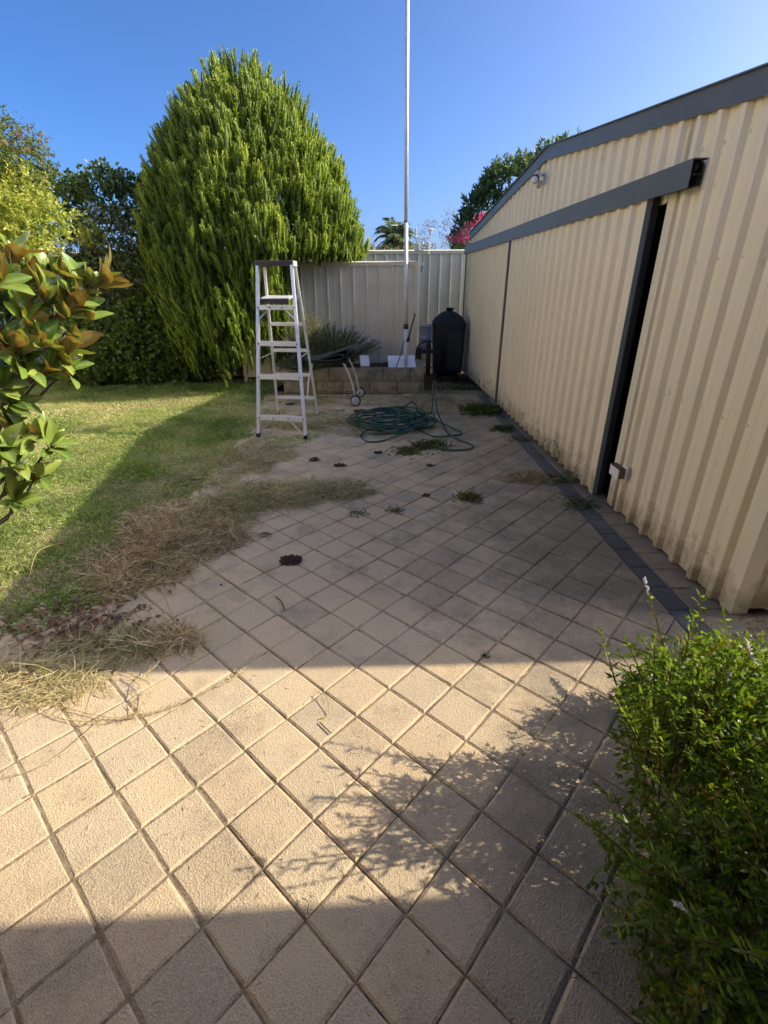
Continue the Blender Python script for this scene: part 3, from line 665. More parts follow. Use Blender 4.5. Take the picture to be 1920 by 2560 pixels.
capm = MB().box(-0.215, 0.215, -0.085, 0.085, -0.026, 0.026, 0.010); capm.build('top_cap', 'dark_steel', lad, loc=((TL.x+TR.x)/2, 6.02, 1.815), rot=(0, 0, -0.1))
MB().box(0.2155, 0.224, -0.075, 0.075, -0.032, 0.022, 0.004).build('cap_end', 'alu_dull', lad, loc=((TL.x+TR.x)/2, 6.02, 1.815), rot=(0, 0, -0.1))
pb = Vector(((TL.x+TR.x)/2 - 0.012, 6.0, 1.455))      # folding platform
MB().box(-0.165, 0.165, -0.09, 0.11, -0.012, 0.012, 0.008).build('platform', 'alu', lad, loc=pb + Vector((0, 0.02, 0.015)), rot=(rad(6), 0, -0.1))
MB().box(-0.155, 0.155, -0.10, -0.085, -0.055, -0.004, 0.004).build('platform_lip', 'dark_steel', lad, loc=pb + Vector((0, 0.0, 0.01)), rot=(0, 0, -0.1))
for t0, t1 in ((0.47, 0.47),):
    MB().beam(fl(t0) + Vector((0, .03, 0)), rl_(t1) + Vector((0.01, 0, 0)), 0.018, 0.004, (0, 0, 1)).build('spreader', 'alu_dull', lad)
    MB().beam(fr(t0) + Vector((0, .03, 0)), rr_(t1) + Vector((-0.01, 0, 0)), 0.018, 0.004, (0, 0, 1)).build('spreader', 'alu_dull', lad)

# ================================================================== BARBECUE TROLLEY
tro = thing('folding_trolley', 'low folding barbecue trolley with bent grey legs and two wheels', 'trolley', (0, 0, 0))
def arc(p0, p1, p2, n=9):
    p0, p1, p2 = map(Vector, (p0, p1, p2)); return [p0*(1-t)**2 + p1*2*t*(1-t) + p2*t*t for t in [i/(n-1) for i in range(n)]]
for yy, xx in ((7.08, -0.40), (7.62, -0.37)):
    MB().tube(arc((xx-0.16, yy+0.03, 0.60), (xx-0.05, yy+0.02, 0.44), (xx, yy+0.03, 0.085)), 0.0135, 8).build('leg', 'alu_dull', tro, True)
for yy, xx in ((7.12, -1.08), (7.62, -1.15)):
    MB().tube(arc((xx+0.10, yy, 0.60), (xx+0.01, yy, 0.42), (xx-0.02, yy, 0.0)), 0.012, 8).build('leg', 'alu_dull', tro, True)
for yy, xx in ((7.06, -0.40), (7.66, -0.36)):
    wh = MB().lathe([(0.060, -.016), (0.074, -.014), (0.078, -.004), (0.078, .004), (0.074, .014), (0.060, .016)], (0, 0, 0), 24, 'Y').build('wheel', 'tyre', tro, True, loc=(xx, yy, 0.078))
    MB().lathe([(0.001, -.0235), (0.03, -.023), (0.058, -.018), (0.060, -.0165), (0.001, -.0165)], (0, 0, 0), 24, 'Y').build('wheel_disc', 'hub', wh, True)
MB().tube([(-0.40, 7.06, 0.078), (-0.36, 7.66, 0.078)], 0.006, 6).build('axle', 'dark_steel', tro)
tf = MB()
tf.tube([(-1.06, 7.10, 0.605), (-0.52, 7.10, 0.605), (-0.50, 7.62, 0.605), (-1.06, 7.62, 0.605), (-1.06, 7.10, 0.605)], 0.012, 6)
tf.build('top_frame', 'dark_steel', tro)
MB().box(-1.09, -0.50, 7.09, 7.64, 0.617, 0.640, 0.008).build('tray', 'black_plastic', tro)
for i in range(3): MB().box(-1.11 + i*0.09, -1.07 + i*0.09, 7.12, 7.60, 0.6405, 0.650, 0.004).build('tray_rib', 'black_plastic', tro)
wb = MB()
for i in range(7): wb.tube([(-1.05 + i*0.105, 7.15, 0.10), (-1.05 + i*0.105, 7.60, 0.10)], 0.003, 5)
for yy in (7.15, 7.3, 7.45, 7.60): wb.tube([(-1.08, yy, 0.103), (-0.40, yy, 0.103)], 0.003, 5)
wb.tube([(-0.66, 7.14, 0.10), (-0.66, 7.14, 0.17), (-0.44, 7.14, 0.17), (-0.44, 7.14, 0.10)], 0.003, 5).tube([(-0.60, 7.14, 0.10), (-0.60, 7.14, 0.17)], 0.003, 5).tube([(-0.52, 7.14, 0.10), (-0.52, 7.14, 0.17)], 0.003, 5)
wb.build('wire_shelf', 'dark_steel', tro)
# folded rubber mat draped on it
rm = MB(); prof = [(-1.0, .652), (-.80, .650), (-.66, .648), (-.58, .662), (-.555, .69), (-.59, .712), (-.66, .705), (-.76, .682), (-.85, .668), (-.88, .678), (-.80, .70), (-.66, .745), (-.52, .785), (-.43, .80), (-.39, .78), (-.395, .73), (-.44, .69), (-.52, .665)]
cur = []
pts3 = [Vector((x, 0, z)) for x, z in prof]
for i in range(len(pts3)-1):
    p_0 = pts3[max(i-1, 0)]; p_1 = pts3[i]; p_2 = pts3[i+1]; p_3 = pts3[min(i+2, len(pts3)-1)]
    for t in (0, .25, .5, .75): cur.append(0.5*((2*p_1) + (-p_0+p_2)*t + (2*p_0-5*p_1+4*p_2-p_3)*t*t + (-p_0+3*p_1-3*p_2+p_3)*t**3))
cur.append(pts3[-1]); v = []; n = len(cur)
for yi, yy in enumerate((7.03, 7.2, 7.4, 7.58)):
    for p in cur: v.append((p.x + 0.02*yi*(1 if p.z > .70 else .3), yy, p.z + 0.004*math.sin(yi*2+p.x*9)))
matm = MB().add(v, [(j*n+i, j*n+i+1, (j+1)*n+i+1, (j+1)*n+i) for j in range(3) for i in range(n-1)]).build('rubber_mat', 'mat_rubber', None, True)
so = matm.modifiers.new('thick', 'SOLIDIFY'); so.thickness = 0.012
tag(matm, 'dark grey rubber mat folded over on top of the low trolley', 'mat')

# ================================================================== COVERED BARBECUE
bq = thing('covered_barbecue', 'kettle barbecue under a black fitted cover beside the shed', 'barbecue', (1.20, 9.48, 0), rad(-4))
secs = [(0.10, .262, .25), (0.14, .266, .255), (0.30, .272, .265), (0.55, .282, .275), (0.80, .292, .285), (0.93, .302, .29), (0.96, .300, .288), (0.985, .285, .275), (1.03, .252, .245), (1.075, .205, .20), (1.115, .145, .14), (1.145, .08, .075), (1.155, .04, .04)]
m = MB(); n = 36; v = []
for z, a, b in secs:
    for j in range(n):
        q = 2*math.pi*j/n; e = 0.34 if z < 0.97 else 0.34 + (z-0.97)*3.6
        cx_ = math.copysign(abs(math.cos(q))**min(1, e), math.cos(q)); sy_ = math.copysign(abs(math.sin(q))**min(1, e), math.sin(q))
        wob = 1 + 0.055*mnoise.noise(Vector((cx_*3, sy_*3, z*2.2))) + 0.03*mnoise.noise(Vector((cx_*9, sy_*9, z*7)))
        zz = z + (0.03*(sy_ > .1) if z < .12 else 0) + 0.012*mnoise.noise(Vector((cx_*2, sy_*2, z)))
        v.append((a*cx_*wob, b*sy_*wob, zz))
m.add(v, [(i*n+j, i*n+(j+1) % n, (i+1)*n+(j+1) % n, (i+1)*n+j) for i in range(len(secs)-1) for j in range(n)] + [tuple((len(secs)-1)*n+j for j in range(n))])
m.build('cover', 'black_vinyl', bq, True)
MB().box(-0.03, 0.23, -0.297, -0.290, 0.16, 0.80, 0.003).build('cover_panel', 'black_plastic', bq, rot=(0, 0, 0))
for sx in (-0.05, 0.25): MB().lathe([(0.001, -.01), (0.015, -.01), (0.017, 0), (0.001, 0)], (sx, -0.292, 0.845), 8, 'Y').build('cover_vent', 'black_plastic', bq)
m = MB()
for i in range(7):
    q = i*0.9; m.tube([(0.02*math.cos(q), 0.02*math.sin(q), 1.15), (0.05*math.cos(q), 0.05*math.sin(q), 1.175+.01*(i % 3)), ((0.045+.04*(i == 0))*math.cos(q+.5), 0.05*math.sin(q+.5), 1.20)], [0.02, 0.018, 0.012], 6)
m.build('tied_top', 'black_vinyl', bq, True)
MB().box(-0.20, 0.20, -0.18, 0.20, 0.03, 0.10, 0.01).build('base', 'black_plastic', bq)
for sx in (-1, 1):
    for sy in (-1, 1): MB().lathe([(0.001, -.012), (0.03, -.012), (0.032, 0), (0.03, .012), (0.001, .012)], (sx*0.17, sy*0.15, 0.032), 10, 'Y').build('castor', 'tyre', bq)

# ================================================================== POLE
pole = thing('antenna_mast', 'tall thin galvanised steel pole rising out of the raised bed', 'pole', (0.362, 8.09, 0))
MB().tube([(0, 0, 0.2), (-0.005, 0, 0.98)], 0.032, 14).build('lower_tube', 'galv', pole, True)
MB().tube([(-0.005, 0, 0.98), (-0.020, 0, 2.40)], 0.0295, 14).build('middle_tube', 'galv', pole, True)
MB().tube([(-0.020, 0, 2.40), (-0.040, 0, 5.2)], 0.027, 14).build('upper_tube', 'galv', pole, True)
MB().tube([(-0.005, 0, 0.965), (-0.005, 0, 1.035)], 0.038, 14).build('clamp', 'dark_steel', pole, True)
MB().tube([(-0.020, 0, 2.395), (-0.020, 0, 2.41)], 0.034, 14).build('clamp', 'dark_steel', pole, True)
MB().lathe([(0.001, -.01), (0.03, -.01), (0.035, 0), (0.03, .01), (0.001, .01)], (-0.085, 0, 4.80), 12, 'Y').build('pulley', 'dark_steel', pole, True)
MB().beam((-0.085, 0, 4.81), (-0.038, 0, 4.86), 0.012, 0.012).build('pulley_arm', 'dark_steel', pole)
MB().tube([(0.03, -0.02, 0.80), (0.05, -0.03, 0.86), (0.085, -0.03, 1.02), (0.12, -0.03, 1.13), (0.135, -0.03, 1.19)], [0.02, 0.014, 0.012, 0.012, 0.016], 8).build('winch_handle', 'black_plastic', pole, True)
MB().lathe([(0.001, -.02), (0.026, -.02), (0.03, 0), (0.026, .02), (0.001, .02)], (0.03, -0.03, 0.80), 12, 'Y').build('winch_hub', 'black_plastic', pole, True)
tag(MB().tube([(0.205, 7.97, 0.39), (0.29, 8.02, 0.63), (0.345, 8.10, 0.86)], 0.007, 6).build('garden_stake', 'black_plastic'), 'thin black stake leaning against the steel pole', 'stake')
def board(name, c, w_, d_, h_, rot, label):
    o = MB().box(-w_/2, w_/2, -d_/2, d_/2, -h_/2, h_/2, 0.006).build(name, 'foam', None, loc=c, rot=rot); return tag(o, label, 'board')
board('foam_board', (0.30, 8.16, 0.455), 0.44, 0.27, 0.028, (rad(38), 0, rad(5)), 'white foam board lying tilted at the foot of the pole')
board('foam_board', (-0.30, 8.22, 0.47), 0.15, 0.20, 0.03, (rad(55), 0, rad(12)), 'small white foam offcut half hidden by the shrub behind the trolley')
# black arched grille leaning behind the bed
gr = thing('arched_grille', 'black plastic arched grille standing between the pole and the barbecue', 'grille', (0.79, 8.98, 0.40), rad(4))
def archpt(t, R=0.205): return (R*math.cos(t), 0, 0.10 + 0.155*math.sin(t)*1.25)
m = MB().tube([(0.205, 0, -0.32)] + [archpt(math.pi*i/16) for i in range(17)] + [(-0.205, 0, -0.32)], 0.016, 8); m.build('frame', 'black_plastic', gr, True)
MB().box(-0.20, 0.20, -0.008, 0.008, 0.08, 0.15).build('crossbar', 'black_plastic', gr)
MB().box(-0.03, 0.05, -0.009, 0.009, -0.30, 0.27).build('upright', 'black_plastic', gr)
MB().box(-0.19, -0.11, -0.009, 0.009, -0.30, 0.18).build('upright', 'black_plastic', gr)
MB().box(0.095, 0.135, -0.009, 0.009, -0.30, 0.20).build('upright', 'black_plastic', gr)
for i in range(26): MB().box(-0.195, 0.195, -0.004, 0.004, -0.30 + i*0.02, -0.293 + i*0.02).build('slat', 'black_plastic', gr)
# white metal box behind
mbx = thing('metal_box', 'small pale metal box with two bright shelves behind the fence end', 'box', (0.78, 9.6, 0))
MB().box(-0.10, 0.12, 0, 0.12, 0.45, 0.93, 0.004).build('body', 'alu_dull', mbx)
MB().box(-0.10, 0.12, -0.04, -0.001, 0.88, 0.935, 0.003).build('ledge', 'white_plastic', mbx)
MB().box(-0.10, 0.03, -0.03, -0.001, 0.66, 0.705, 0.003).build('ledge', 'white_plastic', mbx)

# ================================================================== WEATHER STATION on the fence end
ws = thing('weather_station', 'small off white weather station with wind cups above the fence end post', 'weather station', (0.655, 8.96, 2.09))
u = 0.00138
MB().tube([(0, 0, -0.21), (0, 0, 0.15)], 0.010, 8).build('mast', 'aged_plastic', ws, True)
MB().beam((-0.02, 0.0, -0.32), (-0.005, 0.0, -0.20), 0.014, 0.014).build('bracket', 'dark_steel', ws)
MB().box(-0.028, 0.012, -0.012, 0.012, -0.22, -0.18, 0.004).build('clamp', 'white_plastic', ws)
MB().tube(arc((-0.125, 0, 0.225), (-0.10, 0, 0.135), (0.0, 0, 0.165), 6)[:-1] + arc((0.0, 0, 0.165), (0.11, 0, 0.145), (0.13, 0, 0.24), 6), 0.009, 8).build('yoke', 'white_plastic', ws, True)
for i in range(3):
    q = i*2.1 + 0.4; cx_, cy_ = 0.045*math.cos(q), 0.045*math.sin(q)
    MB().lathe([(0.002, -.017), (0.012, -.012), (0.017, 0), (0.015, 0.0), (0.002, -.010)], (0.13+cx_, cy_, 0.285), 10, 'Y').build('wind_cup', 'white_plastic', ws, True)
MB().box(0.10, 0.135, -0.015, 0.015, 0.215, 0.300, 0.006).build('cup_head', 'white_plastic', ws)
MB().lathe([(0.001, -.004), (0.022, -.004), (0.022, .004), (0.001, .004)], (0.075, 0, 0.345), 12, 'Y').build('vane_fin', 'white_plastic', ws)
MB().tube([(0.075, 0, 0.345), (0.175, 0, 0.32)], 0.004, 6).build('vane_rod', 'dark_steel', ws)
MB().box(-0.135, -0.105, -0.02, 0.02, 0.22, 0.315, 0.006).build('vane_head', 'white_plastic', ws)
MB().box(-0.135, -0.06, -0.035, 0.035, -0.02, 0.10, 0.008).build('rain_gauge', 'aged_plastic', ws)
MB().beam((-0.09, 0, 0.0), (0.09, 0, -0.02), 0.014, 0.014).build('arm', 'aged_plastic', ws)
MB().beam((-0.05, 0, -0.02), (0.095, 0, -0.065), 0.016, 0.016).build('arm', 'aged_plastic', ws)
for i in range(9): MB().lathe([(0.012, 0), (0.040, -.004), (0.040, -.001), (0.012, .006)], (0.082, 0, -0.055 + i*0.021), 14).build('shield_plate', 'aged_plastic', ws, True)

# ================================================================== HOSE
hp = []
def addpt(x, y, z): hp.append((x, y, z))
N_T = 15
for i in range(N_T * 26):
    t = i/26; q = 2*math.pi*t
    cx_ = 0.06 + 0.10*math.sin(t*1.9) ; cy_ = 6.02 + 0.13*math.sin(t*2.7 + 1)
    rx = 0.33 + 0.13*math.sin(t*3.3) + 0.05*math.sin(t*7.1); ry = 0.42 + 0.16*math.cos(t*2.3)
    z = 0.012 + 0.009*t*0.55 + 0.022*(0.5+0.5*math.sin(q*1.37 + t)) + 0.03*(0.5+0.5*math.sin(t*1.1))
    addpt(cx_ + rx*math.cos(q), cy_ + ry*math.sin(q)*0.95, z)
def spl(keys, n=12):
    out = []; K = [Vector(p) for p in keys]
    for i in range(len(K)-1):
        a, b, c, d = K[max(i-1, 0)], K[i], K[i+1], K[min(i+2, len(K)-1)]
        for j in range(n):
            t = j/n; out.append(0.5*((2*b) + (-a+c)*t + (2*a-5*b+4*c-d)*t*t + (-a+3*b-3*c+d)*t**3))
    out.append(K[-1]); return out
hose = thing('garden_hose', 'tangled dark green garden hose heaped on the paving', 'hose', (0, 0, 0))
last = hp[-1]
front = [last, (0.25, 5.55, 0.05), (0.0, 5.30, 0.015), (-0.18, 5.28, 0.012), (-0.26, 5.50, 0.012), (-0.18, 5.68, 0.03), (0.15, 5.66, 0.06), (0.45, 5.85, 0.07), (0.62, 6.05, 0.05), (0.85, 5.75, 0.02), (0.92, 5.58, 0.012), (0.80, 5.50, 0.012), (0.55, 5.48, 0.015)]
for i in range(5):
    q0 = i*0.9
    front += [(0.50+.16*math.cos(q0+k_), 6.02+.26*math.sin(q0+k_)*(1+.15*i), 0.03 + 0.012*i) for k_ in (3.1, 1.6, 0.0, -1.6)]
front += [(0.60, 6.2, 0.10), (0.645, 6.42, 0.24), (0.655, 6.48, 0.40), (0.675, 6.50, 0.455), (0.695, 6.50, 0.40), (0.685, 6.40, 0.24), (0.70, 6.20, 0.10), (0.74, 5.95, 0.03), (0.75, 5.72, 0.012),
          (0.78, 5.50, 0.012), (0.86, 5.30, 0.012), (0.95, 5.15, 0.012), (0.955, 5.03, 0.012), (0.86, 4.96, 0.012), (0.70, 4.95, 0.012), (0.58, 5.02, 0.012)]
MB().tube(hp + spl(front), 0.0095, 7).build('hose_tube', 'hose', hose, True)
MB().tube(spl([(0.18, 6.5, 0.05), (0.30, 6.62, 0.10), (0.40, 6.60, 0.16), (0.44, 6.45, 0.12), (0.42, 6.30, 0.05)]), 0.0095, 7).build('hose_tube', 'black_plastic', hose, True)
MB().tube([(-0.02, 5.60, 0.035), (0.03, 5.63, 0.038)], [0.014, 0.017], 10).build('hose_fitting', 'rust', hose, True)

# ================================================================== VEGETATION
def finish(name, me, label, cat, trunk=None, group=None, kind=None, crown='crown'):
    t = thing(name, label, cat, trunk[0] if trunk else (0, 0, 0), 0, group)
    off = Vector(trunk[0]) if trunk else Vector((0, 0, 0))
    if trunk:
        m = MB()
        for pts, r in trunk[1]: m.tube([Vector(p) - off for p in pts], r, 7)
        m.build(trunk[2] if len(trunk) > 2 else 'trunk', trunk[3] if len(trunk) > 3 else 'bark', t, True)
    o = link(crown, me, t, -off); return t
def blob_points(blobs, n, shell=0.25, front=True, lo=0.0):
    """points near the outer skin of a union of ellipsoids, with outward normals"""
    B = np.array(blobs, float); wts = B[:, 3]*B[:, 4] + B[:, 3]*B[:, 5] + B[:, 4]*B[:, 5]; P_l, N_l = [], []
    got = 0
    while got < n:
        i = rng.choice(len(B), size=n*2, p=wts/wts.sum()); d = rvec(n*2); r = 1 - shell*rng.random(n*2)**1.6
        b = B[i]; bump_ = 1 + 0.12*vnoise(b[:, :3] + d*b[:, 3:6], 2.6) + 0.06*vnoise(b[:, :3] + d*b[:, 3:6], 7.0)
        P = b[:, :3] + d*b[:, 3:6]*(r*bump_)[:, None]; Nn = unit(d/b[:, 3:6])
        inside = np.zeros(len(P), bool)
        for k_, c in enumerate(B):
            q = np.sum(((P - c[:3])/c[3:6])**2, 1); inside |= (q < 0.62) & (i != k_)
        ok = ~inside & (P[:, 2] > lo)
        if front: ok &= (Nn[:, 1] < 0.45) | (rng.random(len(P)) < 0.3)
        P_l.append(P[ok]); N_l.append(Nn[ok]); got += ok.sum()
    return np.concatenate(P_l)[:n], np.concatenate(N_l)[:n]
def twiggy(P, N, per, tl, ll, lw, droop=0.0, upb=0.3, spread=0.8, vb=0.5, vs=0.22):
    """leaves strung along a short twig at each point"""
    n = len(P); D = unit(N + rvec(n)*0.5 + np.array([0, 0, upb])); t = rng.random((n, per))
    base = P[:, None] + D[:, None]*(t*tl)[..., None]
    dirs = unit(D[:, None]*0.7 + rng.normal(size=(n, per, 3))*spread + np.array([0, 0, -droop]))
    s = rng.uniform(0.7, 1.25, n*per)
    V = leaf_cards(base.reshape(-1, 3), dirs.reshape(-1, 3), ll*s, lw*s)
    val = np.clip(vb + vs*rng.normal(size=n)[:, None] + 0.12*rng.normal(size=(n, per)) + 0.15*(t-.5), 0, 1).ravel()
    return V, val
def join(parts): return np.concatenate([p[0] for p in parts]), np.concatenate([p[1] for p in parts])

# ---- conifer
CY = np.array([-2.12, 9.42])
zs_ = [0.25, 0.70, 1.3, 1.95, 2.3, 2.75, 3.3, 3.7, 4.05, 4.32, 4.47, 4.6]; rl = [1.40, 1.60, 1.73, 1.74, 1.74, 1.66, 1.40, 1.12, 0.80, 0.50, 0.30, 0.10]
def cyp_r(z, az):
    r = np.interp(z/0.975, zs_, rl)*0.93 - 0.03; low = np.clip((2.0 - z)/0.8, 0, 1)
    return r*(1 - 0.66*low*np.clip(np.cos(az)*1.3, 0, 1))
RINGS = np.array([0.0, 0.18, 0.42, 0.68, 0.88, 1.0]); RW = np.array([0.45, 0.85, 1.0, 0.92, 0.66, 0.12]); NS = 7
def plumes(nc, scale, dr, per, vshift=0.0, sub=5):
    """flame-shaped sprays: a lumpy feathered body (rings) and short scale leaves standing off it"""
    zz_ = np.linspace(0.40, 4.44, 400); pw = np.interp(zz_/0.975, zs_, rl) + 0.10
    zc = rng.choice(zz_, nc, p=pw/pw.sum()); az = rng.random(nc)*2*np.pi
    keep = ((np.sin(az) < 0.30) | (rng.random(nc) < 0.35)) & ((zc > 0.80) | (rng.random(nc) < 0.12) | (np.cos(az) < -0.75)) & ((zc < 3.95) | (dr > -0.1)); zc, az = zc[keep], az[keep]; n = len(zc)
    lump = 1 + 0.035*np.sin(az*7 + zc*2.2) + 0.035*np.clip(rng.normal(size=n), -2, 1.2) + 0.085*vnoise(np.stack([az*1.7, zc*1.0, az*0], 1), 4.2, 1.7) + dr
    rc = cyp_r(zc, az)*lump
    cc_ = np.stack([CY[0] + rc*np.cos(az), CY[1] + rc*np.sin(az), zc], 1); outd = np.stack([np.cos(az), np.sin(az), az*0], 1)
    vb_ = 0.42 + vshift + 0.12*rng.normal(size=n); bodies, cards = [], []
    lean_ = rng.normal(size=(n, 3))*0.10
    for s_i in range(sub):
        side = np.clip(rng.normal(size=(n, 3)), -1.7, 1.7)*np.array([0.085, 0.085, 0.17])*scale
        axis = unit(outd*0.30 + np.array([0, 0, 1.0]) + lean_ + rng.normal(size=(n, 3))*0.09)
        sp = cc_ + side - np.array([0, 0, 0.15])*scale; Ls = rng.uniform(0.18, 0.34, n)*scale; Rd = rng.uniform(0.015, 0.030, n)*scale
        e1 = unit(np.cross(axis, rvec(n))); e2 = np.cross(axis, e1)
        q = np.arange(NS)*2*np.pi/NS; ring = e1[:, None]*np.cos(q)[None, :, None] + e2[:, None]*np.sin(q)[None, :, None]          # n,NS,3
        jit = 1 + 0.34*rng.normal(size=(n, len(RINGS), NS)).clip(-1.6, 1.6)
        tw = RINGS[None, :, None] + 0.06*rng.normal(size=(n, len(RINGS), NS))
        Pb = sp[:, None, None] + axis[:, None, None]*(tw*Ls[:, None, None])[..., None] + ring[:, None]*(RW[None, :, None]*Rd[:, None, None]*jit)[..., None]
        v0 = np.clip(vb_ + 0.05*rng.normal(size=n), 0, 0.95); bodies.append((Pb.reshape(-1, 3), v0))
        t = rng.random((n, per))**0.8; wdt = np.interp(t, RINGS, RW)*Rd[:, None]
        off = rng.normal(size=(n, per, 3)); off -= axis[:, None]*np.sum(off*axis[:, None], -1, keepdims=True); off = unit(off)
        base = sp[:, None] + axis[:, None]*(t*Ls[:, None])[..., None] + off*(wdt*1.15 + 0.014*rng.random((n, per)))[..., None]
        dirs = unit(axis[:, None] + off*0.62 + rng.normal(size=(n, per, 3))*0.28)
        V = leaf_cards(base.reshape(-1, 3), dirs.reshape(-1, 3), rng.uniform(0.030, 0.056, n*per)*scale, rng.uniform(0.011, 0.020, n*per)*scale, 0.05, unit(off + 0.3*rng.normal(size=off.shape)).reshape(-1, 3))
        cards.append((V, np.clip(v0[:, None] + 0.50*(t - 0.35) + 0.06*rng.normal(size=(n, per)), 0, 0.97).ravel()))  # lit tips and darker bases are put into the leaf colour
    return bodies, cards
b1, c1 = plumes(2300, 0.78, 0.01, 34, 0.0, 8); b2, c2 = plumes(1000, 1.2, -0.17, 14, -0.15, 4)  # second, inner layer is coloured darker for the shade in the gaps
V, val = join(c1 + c2)
c3 = V.reshape(-1, 4, 3).mean(1); ok = ~((c3[:, 0] > -1.42) & (c3[:, 2] < 1.98) & (c3[:, 1] > 8.8)) & ~((c3[:, 0] > -1.5) & (c3[:, 2] < 2.02))
V = V.reshape(-1, 4, 3)[ok]; val = val[ok]
core = []
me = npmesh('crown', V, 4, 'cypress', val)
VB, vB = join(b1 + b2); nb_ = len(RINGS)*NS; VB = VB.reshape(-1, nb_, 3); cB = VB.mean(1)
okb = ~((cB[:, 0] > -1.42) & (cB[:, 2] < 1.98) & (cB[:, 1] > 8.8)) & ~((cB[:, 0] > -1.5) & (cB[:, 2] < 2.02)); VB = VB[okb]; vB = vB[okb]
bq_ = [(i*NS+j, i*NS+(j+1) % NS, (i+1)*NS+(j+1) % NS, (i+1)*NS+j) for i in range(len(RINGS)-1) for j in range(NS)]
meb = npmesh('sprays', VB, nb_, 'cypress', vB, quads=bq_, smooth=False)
limbs = [([(CY[0], CY[1], -0.05), (CY[0]+.03, CY[1], 1.0), (CY[0], CY[1], 3.9)], [0.16, 0.13, 0.02])]
for q in range(20):
    a = q*2.4; z = 0.6 + 0.15*q
    if math.cos(a) > 0.1 and z < 2.3: continue
    R = float(cyp_r(z + .5, a))*0.8; limbs.append(([(CY[0], CY[1], z-.3), (CY[0]+R*.5*math.cos(a), CY[1]+R*.5*math.sin(a), z), (CY[0]+R*math.cos(a), CY[1]+R*math.sin(a), z+.5)], [0.035, 0.022, 0.006]))
con = finish('conifer_tree', me, 'large dense egg-shaped green conifer behind the step ladder', 'tree', ((CY[0], CY[1], 0), limbs))

link('sprays', meb, con, -Vector((CY[0], CY[1], 0)))
# ---- hedge shrubs (dark mass on the left)
P, N = blob_points([(-5.4, 9.6, 2.2, .85, .7, 1.0), (-4.6, 9.7, 2.45, .75, .6, .85), (-6.3, 9.6, 2.05, .8, .7, .95), (-4.1, 9.8, 2.5, .5, .5, .62), (-5.0, 9.6, 1.2, 1.4, .7, 1.1), (-7.3, 9.5, 1.9, .9, .7, 1.0)], 3600)
V, val = twiggy(P, N, 10, 0.18, 0.075, 0.042, 0.1, 0.4, vb=0.38)
finish('broadleaf_shrub', npmesh('crown', V, 4, 'hedge_dark', val), 'tall dark glossy shrub at the back of the lawn, left of the conifer', 'shrub', ((-5.2, 9.7, 0), [([(-5.2, 9.7, 0), (-5.1, 9.7, 1.5)], [.09, .05]), ([(-5.15, 9.7, .8), (-4.5, 9.6, 2.3)], [.05, .02]), ([(-5.15, 9.7, .8), (-6.0, 9.6, 2.2)], [.05, .02])]))
P, N = blob_points([(-4.55, 9.15, 1.85, .62, .5, .85), (-4.0, 9.25, 1.7, .5, .5, 1.05), (-4.75, 9.0, 1.0, .75, .5, .75), (-3.55, 9.3, 1.3, .4, .4, .8), (-5.4, 9.1, 1.1, .6, .5, .8)], 3400)
V, val = twiggy(P, N, 9, 0.12, 0.042, 0.022, 0.0, 0.4, vb=0.45)
finish('small_leaf_shrub', npmesh('crown', V, 4, 'hedge_olive', val), 'dull olive small-leaved shrub standing in front of the dark shrub', 'shrub', ((-4.4, 9.2, 0), [([(-4.4, 9.2, 0), (-4.4, 9.2, 1.2)], [.05, .02])]))
P, N = blob_points([(-3.45, 9.0, .72, .62, .45, .55), (-4.2, 8.85, .62, .6, .45, .52), (-3.0, 9.0, .48, .35, .3, .35), (-5.0, 8.75, .6, .65, .45, .5), (-4.0, 8.95, 1.05, .5, .4, .42), (-2.45, 9.8, .42, .5, .25, .42)], 2300, lo=0.03)
V, val = twiggy(P, N, 9, 0.14, 0.062, 0.042, 0.15, 0.25, vb=0.5)
finish('low_shrub', npmesh('crown', V, 4, 'hedge_mid', val), 'low rounded broad-leaved shrub along the edge of the lawn under the hedge', 'shrub', ((-3.6, 9.0, 0), [([(-3.6, 9.0, 0), (-3.6, 9.0, .7)], [.04, .02])]))
c = atY(225, 592, 8.7); P, N = blob_points([(c.x, 8.7, c.z, .21, .16, .2)], 90, 0.9, False)
V, val = twiggy(P, N, 8, 0.07, 0.05, 0.026, 0.0, 0.6, vb=0.7)
finish('yellow_sprig', npmesh('crown', V, 4, 'yellow_leaf', val), 'small bright yellow-green sprig growing out of the dark hedge', 'plant', ((c.x, 9.0, 1.4), [([(c.x, 9.0, 1.4), (c.x, 8.75, c.z)], [.012, .006])]))
c = atY(388, 480, 9.0); P, N = blob_points([(c.x, 9.0, c.z-.1, .24, .18, .28)], 150, 0.8, False)
V, val = twiggy(P, N, 9, 0.10, 0.055, 0.026, 0.0, 0.6, vb=0.6)
finish('grey_green_sprig', npmesh('crown', V, 4, 'hedge_olive', val), 'grey-green sprig poking up between the hedge and the conifer', 'plant', ((c.x, 9.3, 1.6), [([(c.x, 9.3, 1.6), (c.x, 9.05, c.z)], [.012, .006])]))

